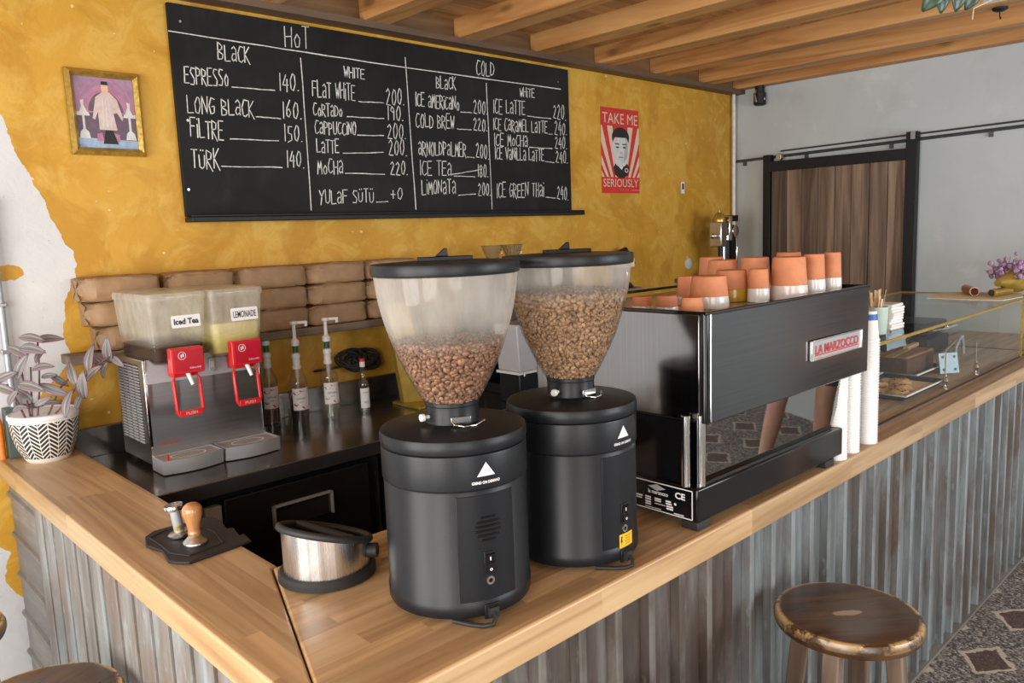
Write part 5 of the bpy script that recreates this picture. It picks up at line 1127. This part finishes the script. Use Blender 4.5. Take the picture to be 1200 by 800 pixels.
for k in range(260):
    v = Vector((random.gauss(0,.06),random.gauss(0,.05),random.gauss(.02,.035))); fl.sphere((.12+v.x,.0+v.y,.085+abs(v.z)),random.uniform(.008,.015),7,5)
fl.build('flower_heads', M['purple'], bq); sm = MB()
for k in range(40): sm.tube([(.02,.02,.08),(.12+random.gauss(0,.06),.0+random.gauss(0,.05),.10+abs(random.gauss(.02,.035)))],.0014,5)
sm.build('flower_stems', M['stem'], bq)
o = MB().lathe([(.020,0),(.024,0),(.024,.20),(.020,.20),(.020,0)],24,caps=False,mat=Matrix.Translation((4.70,1.33,TZ+.026)) @ Matrix.Rotation(R(28),4,'Z') @ Matrix.Rotation(R(90),4,'Y')).build('cardboard_tube', M['copper'], None); tag(o, 'copper coloured paper tube lying behind the gold bouquet', 'tube')

# ------------------------------------------------------------------ bar stools
def stool(x, y, z, r, rz, label, tone=None):
    t = thing('bar_stool', (x,y,0), label, 'bar stool', None, rz)
    s = MB().lathe([(0,z-.042),(r*.90,z-.042),(r*.975,z-.036),(r,z-.024),(r*.998,z-.012),(r*.97,z-.002),(r*.93,z),(r*.5,z-.003),(0,z-.004)],72)
    s.build('seat', seatmat(r,z), t)
    for k in range(4):
        a = R(45+90*k); c, q = math.cos(a), math.sin(a); mb = MB(); M_ = []
        top = Vector((c*r*.62,q*r*.62,z-.043)); bot = Vector((c*r*1.05,q*r*1.05,0)); u = Vector((-q,c,0)); w = Vector((c,q,0))
        for p0, hw in ((bot,.017),(top,.021)): M_ += [p0-u*hw-w*hw, p0+u*hw-w*hw, p0+u*hw+w*hw, p0-u*hw+w*hw]
        mb.add(M_,[(3,2,1,0),(4,5,6,7),(0,1,5,4),(1,2,6,5),(2,3,7,6),(3,0,4,7)]).build('leg', M['stoolleg'], t, bevel=.004)
    for k in range(4):
        f = .35 if k % 2 else .42; P_ = lambda kk: Vector((math.cos(R(45+90*kk))*r*(.62*f+1.05*(1-f)),math.sin(R(45+90*kk))*r*(.62*f+1.05*(1-f)),(z-.043)*f))
        MB().cyl(P_(k),P_(k+1),.012,14).build('rung', M['stoolleg'], t)
    return t
_sm = {}
def seatmat(r, z):
    if (r, z) in _sm: return _sm[(r, z)]
    t = NT('worn_stool_seat'); s = t.sep(); v = t.mapping((2.2,30,30), (0,0,R(25)))
    g = t.noise(1, 7, v, .62, .8); c = t.ramp(g, [(.25,(.022,.010,.005)),(.5,(.055,.024,.010)),(.8,(.12,.058,.024))])
    rad = t.math('SQRT', t.math('ADD', t.math('MULTIPLY', s[0], s[0]), t.math('MULTIPLY', s[1], s[1])))
    ed = t.math('SUBTRACT', 1.0, t.math('MULTIPLY', t.math('ABSOLUTE', t.math('SUBTRACT', rad, r*.955)), 1/(r*.055)), clamp=True)
    zt = t.math('GREATER_THAN', s[2], z-.022)
    wear = t.math('MULTIPLY', t.math('MULTIPLY', ed, zt), t.ramp(t.noise(13, 6, None, .75), [(.44, 0.0), (.52, 1.0)]))
    c = t.mix(wear, c, (.62,.42,.19)); c = t.mix(t.ramp(t.noise(1, 3, t.mapping((9,70,20),(0,0,R(25)))), [(.70,0.0),(.76,.8)]), c, (.42,.30,.18))
    pa = t.math('LESS_THAN', t.math('ADD', t.math('POWER', t.math('MULTIPLY', s[0], 24), 2.0), t.math('POWER', t.math('MULTIPLY', s[1], 75), 2.0)), t.math('MULTIPLY', t.noise(40, 4), 2.0))
    c = t.mix(t.math('MULTIPLY', pa, .75), c, (.40,.32,.23))
    t.set(Base_Color=c, Roughness=t.math('ADD', t.math('MULTIPLY', g, .3), .16), Coat_Weight=.3, Coat_Roughness=.2); t.bump(g, .25, .004)
    _sm[(r, z)] = t.m; return t.m
stool(1.945,.815,.80,.183,R(-38),'round worn brown bar stool standing free before the blue-grey tin bar front')
stool(.345,2.005,.775,.185,R(20),'brown bar stool with its seat edge in the bottom left corner of the view')
stool(1.270,.815,.79,.185,R(10),'brown bar stool before the browner tin sheet, only the rear rim of its seat visible')
stool(.215,2.60,.775,.185,R(50),'dark brown bar stool near the wall, by the plain grey tin')

# ------------------------------------------------------------------ potted plant, box and bottle beside it
pp = thing('potted_plant', (.685,3.185,CT), 'purple striped trailing plant in a black and white herringbone pot', 'potted plant')
MB().lathe(smooth_prof([(.066,.0),(.074,.012),(.096,.060),(.108,.115),(.112,.165)],5)+[(.1125,.172),(.109,.175),(.104,.172),(.102,.150),(.0,.150)],64).build('pot', M['herring'], pp)
MB().lathe([(.1115,.158),(.1150,.162),(.1150,.173),(.110,.1765),(.105,.173)],64).build('pot_rim', M['cream'] if 0 else M['card'], pp)
MB().lathe([(.101,.150),(.06,.156),(0,.158)],32).build('soil', M['soil'], pp)
lf = MB(); uvs = []
def leaf(c, d, n, L_, W_):
    """pointed leaf centred on c, along d, facing n"""
    d = d.normalized(); n = (n-d*n.dot(d)).normalized(); u = d.cross(n); N = 8; vs = []; base = len(lf.v)
    for i in range(N+1):
        t = i/N; w = W_/2*math.sin(math.pi*min(1,t*.93+.05))**.75*(1-.25*t); bend = -.18*L_*(t-.5)**2*4*.5
        for k in (-1,-.5,0,.5,1): vs.append(c+d*(t-.5)*L_+u*k*w+n*(bend+abs(k)*w*.35)); uvs.append((k*.5+.5,t))
    fs = []
    for i in range(N):
        for k in range(4): fs.append((i*5+k,i*5+k+1,(i+1)*5+k+1,(i+1)*5+k))
    lf.add(vs,fs)
org = Vector(pp.location); IMU = Vector((0,0,1)); 
def pl(px, py, Y): return ony(px,py,Y)-org
sd = random.Random(5)
for px,py,ang,L_,Y in ((35,396,172,27,3.10),(57,397,4,27,3.12),(36,409,-8,33,3.08),(19,411,155,24,3.14),(24,430,60,30,3.10),(5,442,25,26,3.13),(49,430,8,25,3.06),(35,453,-12,31,3.04),(57,440,10,16,3.10),(63,457,-25,29,3.06),(79,472,80,29,3.03),(84,437,110,26,3.07),(97,452,82,31,3.03),(105,420,84,31,3.08),(108,437,40,25,3.05),(126,411,80,30,3.07),(137,423,-35,20,3.05),(122,434,65,19,3.07),(14,466,50,20,3.06),(22,478,10,20,3.08),(60,472,5,17,3.10),(6,456,-25,24,3.10),(45,418,40,22,3.14),(70,446,-40,20,3.12),(28,462,150,22,3.12),(92,470,60,20,3.08),(115,425,120,20,3.10),(50,470,30,18,3.05)):
    a = R(ang); d = RI*math.cos(a)+IMU*math.sin(a)+FW*sd.uniform(-.35,.35); nrm = -FW+IMU*sd.uniform(.1,.8)+RI*sd.uniform(-.5,.5); k = 1/285
    leaf(pl(px,py,Y), d, nrm, L_*k, L_*k*.40)
o = lf.build('foliage', M['leaf'], pp, smooth=60); uvl = o.data.uv_layers.new(name='UVMap')
for lp in o.data.loops: uvl.data[lp.index].uv = uvs[lp.vertex_index]
o.modifiers.new('thick','SOLIDIFY').thickness = .0012
sm = MB()
for P in (((44,492,3.14),(46,460,3.11),(46,430,3.11),(44,400,3.11)),((38,492,3.14),(37,470,3.12),(36,430,3.11)),((60,490,3.13),(78,470,3.08),(95,445,3.07),(110,430,3.07),(128,418,3.07)),((30,490,3.13),(20,470,3.10),(8,450,3.11)),((55,490,3.12),(70,455,3.09),(84,440,3.08)),((36,490,3.14),(28,450,3.12),(22,415,3.13))): sm.tube([pl(*q) for q in P],.0032,8)
sm.build('stems', M['stem'], pp)
o = MB().box((0,0,0),(.16,.052,.185)).build('storage_box', M['green'], None, bevel=.003); o.location = (.585,3.290,CT); tag(o, 'dark green box against the wall behind the plant pot', 'box')
ob = thing('orange_bottle', (.545,3.255,CT), 'orange plastic bottle at the edge of the bar end beside the green box', 'bottle')
ob.location = (.567,3.318,CT)
MB().lathe(smooth_prof([(.011,.0),(.012,.006),(.012,.115),(.011,.140),(.007,.150)],4)+[(.007,.158),(0,.158)],24).build('bottle_body', M['orange'], ob); MB().lathe([(.0085,.152),(.0085,.170),(0,.171)],20).build('bottle_cap', M['white'], ob)

# hanging plant at the top right corner
hp_ = thing('hanging_plant', (2.985,.98,2.36), 'dark green leaves of a white hanging pot below the beams', 'hanging plant')
c0 = ony(1166,-14,1.0)
hp_.location = c0
MB().lathe([(0,-.045),(.04,-.045),(.05,-.035),(.062,.06),(.058,.06),(0,.05)],36).build('pot', M['white'], hp_)
for a in (0,2.1,4.2): MB().tube([(.06*math.cos(a),.06*math.sin(a),.055),(0,0,2.83-c0.z)],.0014,6).build('cord', M['creamp'], hp_)
lf = MB(); uvs = []
for px,py,ang,L_ in ((1092,-3,60,60),(1103,1,100,50),(1122,-4,95,62),(1138,-2,70,52),(1104,-34,60,56),(1150,-40,120,60),(1080,-38,40,56)):
    a = R(ang+180); d = RI*math.cos(a)+IMU*math.sin(a)+FW*.1; leaf(ony(px,py,1.0)-c0, d, -FW+RI*.2, L_/620, L_/620*.8)
lo = lf.build('foliage', M['monstera'], hp_, smooth=60); lo.modifiers.new('thick','SOLIDIFY').thickness = .001
MB().tube([Vector((.0,.0,.05)),Vector((-.05,.02,.08)),ony(1120,-16,1.0)-c0],.003,8).tube([Vector((-.02,-.02,-.04)),ony(1141,10,1.0)-c0,ony(1139.5,23,1.0)-c0],.0016,6).build('stems', M['creamp'], hp_)
hk = onz(1172,9,2.83); ho = thing('ceiling_hook', hk, 'small black hook plate screwed below a ceiling beam at the upper right', 'hook')
ho.location = hk
MB().lathe([(0,0),(.035,0),(.035,-.010),(.02,-.018),(0,-.020)],24).build('rose', M['ironb'], ho); MB().tube([(0,0,-.018),(0,0,-.04),(.012,0,-.052),(.022,0,-.042)],.003,8).build('hook_wire', M['ironb'], ho)

# ------------------------------------------------------------------ the customer mirrored in the machine's back panel
def skinned(name, verts, edges, m, parent=None, root=0, sub=2):
    me = bpy.data.meshes.new(name); me.from_pydata([v[0] for v in verts], edges, []); me.update(); me.materials.append(m)
    o = bpy.data.objects.new(name, me); COL.objects.link(o)
    if parent: o.parent = parent
    sk = o.modifiers.new('skin', 'SKIN'); sk.use_smooth_shade = True
    for i, v in enumerate(verts):
        d = me.skin_vertices[0].data[i]; r = v[1]; d.radius = r if isinstance(r, tuple) else (r, r); d.use_root = (i == root)
    ss = o.modifiers.new('soft', 'SUBSURF'); ss.levels = sub; ss.render_levels = sub
    return o
PX, PY = 4.72, -.15
V = [((0,0,.93),(.155,.105)),((0,0,1.12),(.135,.095)),((0,0,1.32),(.165,.105)),((0,0,1.46),(.115,.08)),((0,.005,1.53),.055),((0,.015,1.60),.058),
 ((-.09,0,.88),.095),((-.10,.20,.50),.060),((-.10,.22,.33),.062),((-.095,.27,.09),.038),((-.095,.30,.035),.040),((-.105,.43,.022),.030),
 ((.09,0,.88),.095),((.12,.04,.50),.058),((.13,.02,.33),.060),((.14,.00,.09),.036),((.14,.03,.035),.038),((.155,.16,.022),.030),
 ((-.20,0,1.43),.055),((-.245,-.01,1.16),.043),((-.235,.07,.93),.030),((-.232,.09,.88),(.034,.018)),
 ((.20,0,1.43),.055),((.245,-.01,1.16),.043),((.235,.07,.93),.030),((.232,.09,.88),(.034,.018))]
Ed = [(0,1),(1,2),(2,3),(3,4),(4,5),(0,6),(6,7),(7,8),(8,9),(9,10),(10,11),(0,12),(12,13),(13,14),(14,15),(15,16),(16,17),(3,18),(18,19),(19,20),(20,21),(3,22),(22,23),(23,24),(24,25)]
pe = skinned('person', V, Ed, M['skin']); pe.location = (PX,PY,0); pe.rotation_euler = (0,0,R(90))
tag(pe, 'person in taupe shorts and grey tee standing on the terrazzo, mirrored in the machine back', 'person')
hd = MB(); hd.sphere((0,.02,1.685),.105,24,18,sc=(.78,.92,1.12)); hd.sphere((0,.118,1.68),.016,12,8,sc=(.8,1.1,1.6)); hd.sphere((0,.105,1.635),.022,12,8,sc=(1.2,.5,.35))
for s in (-1,1): hd.sphere((s*.083,.01,1.68),.024,12,8,sc=(.35,.7,1.1)); hd.sphere((s*.034,.103,1.70),.011,10,8)
hd.build('head', M['skin'], pe, smooth=80)
MB().sphere((0,.0,1.715),.108,24,16,sc=(.82,.92,1.0)).build('hair', M['hair'], pe, smooth=80)
sv = [((0,0,.93),(.172,.122)),((0,0,1.03),(.165,.115)),((-.095,0,.86),.112),((-.10,.15,.58),.092),((.095,0,.86),.112),((.115,.035,.58),.092)]
skinned('shorts', sv, [(0,1),(0,2),(2,3),(0,4),(4,5)], M['shorts'], pe)
tv = [((0,0,1.02),(.168,.118)),((0,0,1.15),(.150,.108)),((0,0,1.33),(.178,.116)),((0,0,1.45),(.125,.088)),((-.205,0,1.43),.070),((-.24,-.005,1.25),.062),((.205,0,1.43),.070),((.24,-.005,1.25),.062)]
skinned('tee_shirt', tv, [(0,1),(1,2),(2,3),(3,4),(4,5),(3,6),(6,7)], M['shirt'], pe)
for s in (-1,1):
    for k in range(5):
        if k < 4: q = [((s*.232+(k-1.5)*.016*1.0,.095,.865),.0085),((s*.232+(k-1.5)*.019,.105,.835-.004*(k in (1,2))),.0078),((s*.230+(k-1.5)*.018,.100,.805-.008*(k in (1,2))),.0068)]
        else: q = [((s*.232-s*.026,.095,.885),.0095),((s*.232-s*.045,.115,.860),.0085),((s*.232-s*.046,.125,.838),.0075)]
        skinned('thumb' if k == 4 else 'finger', q, [(0,1),(1,2)], M['skin'], pe, sub=1)
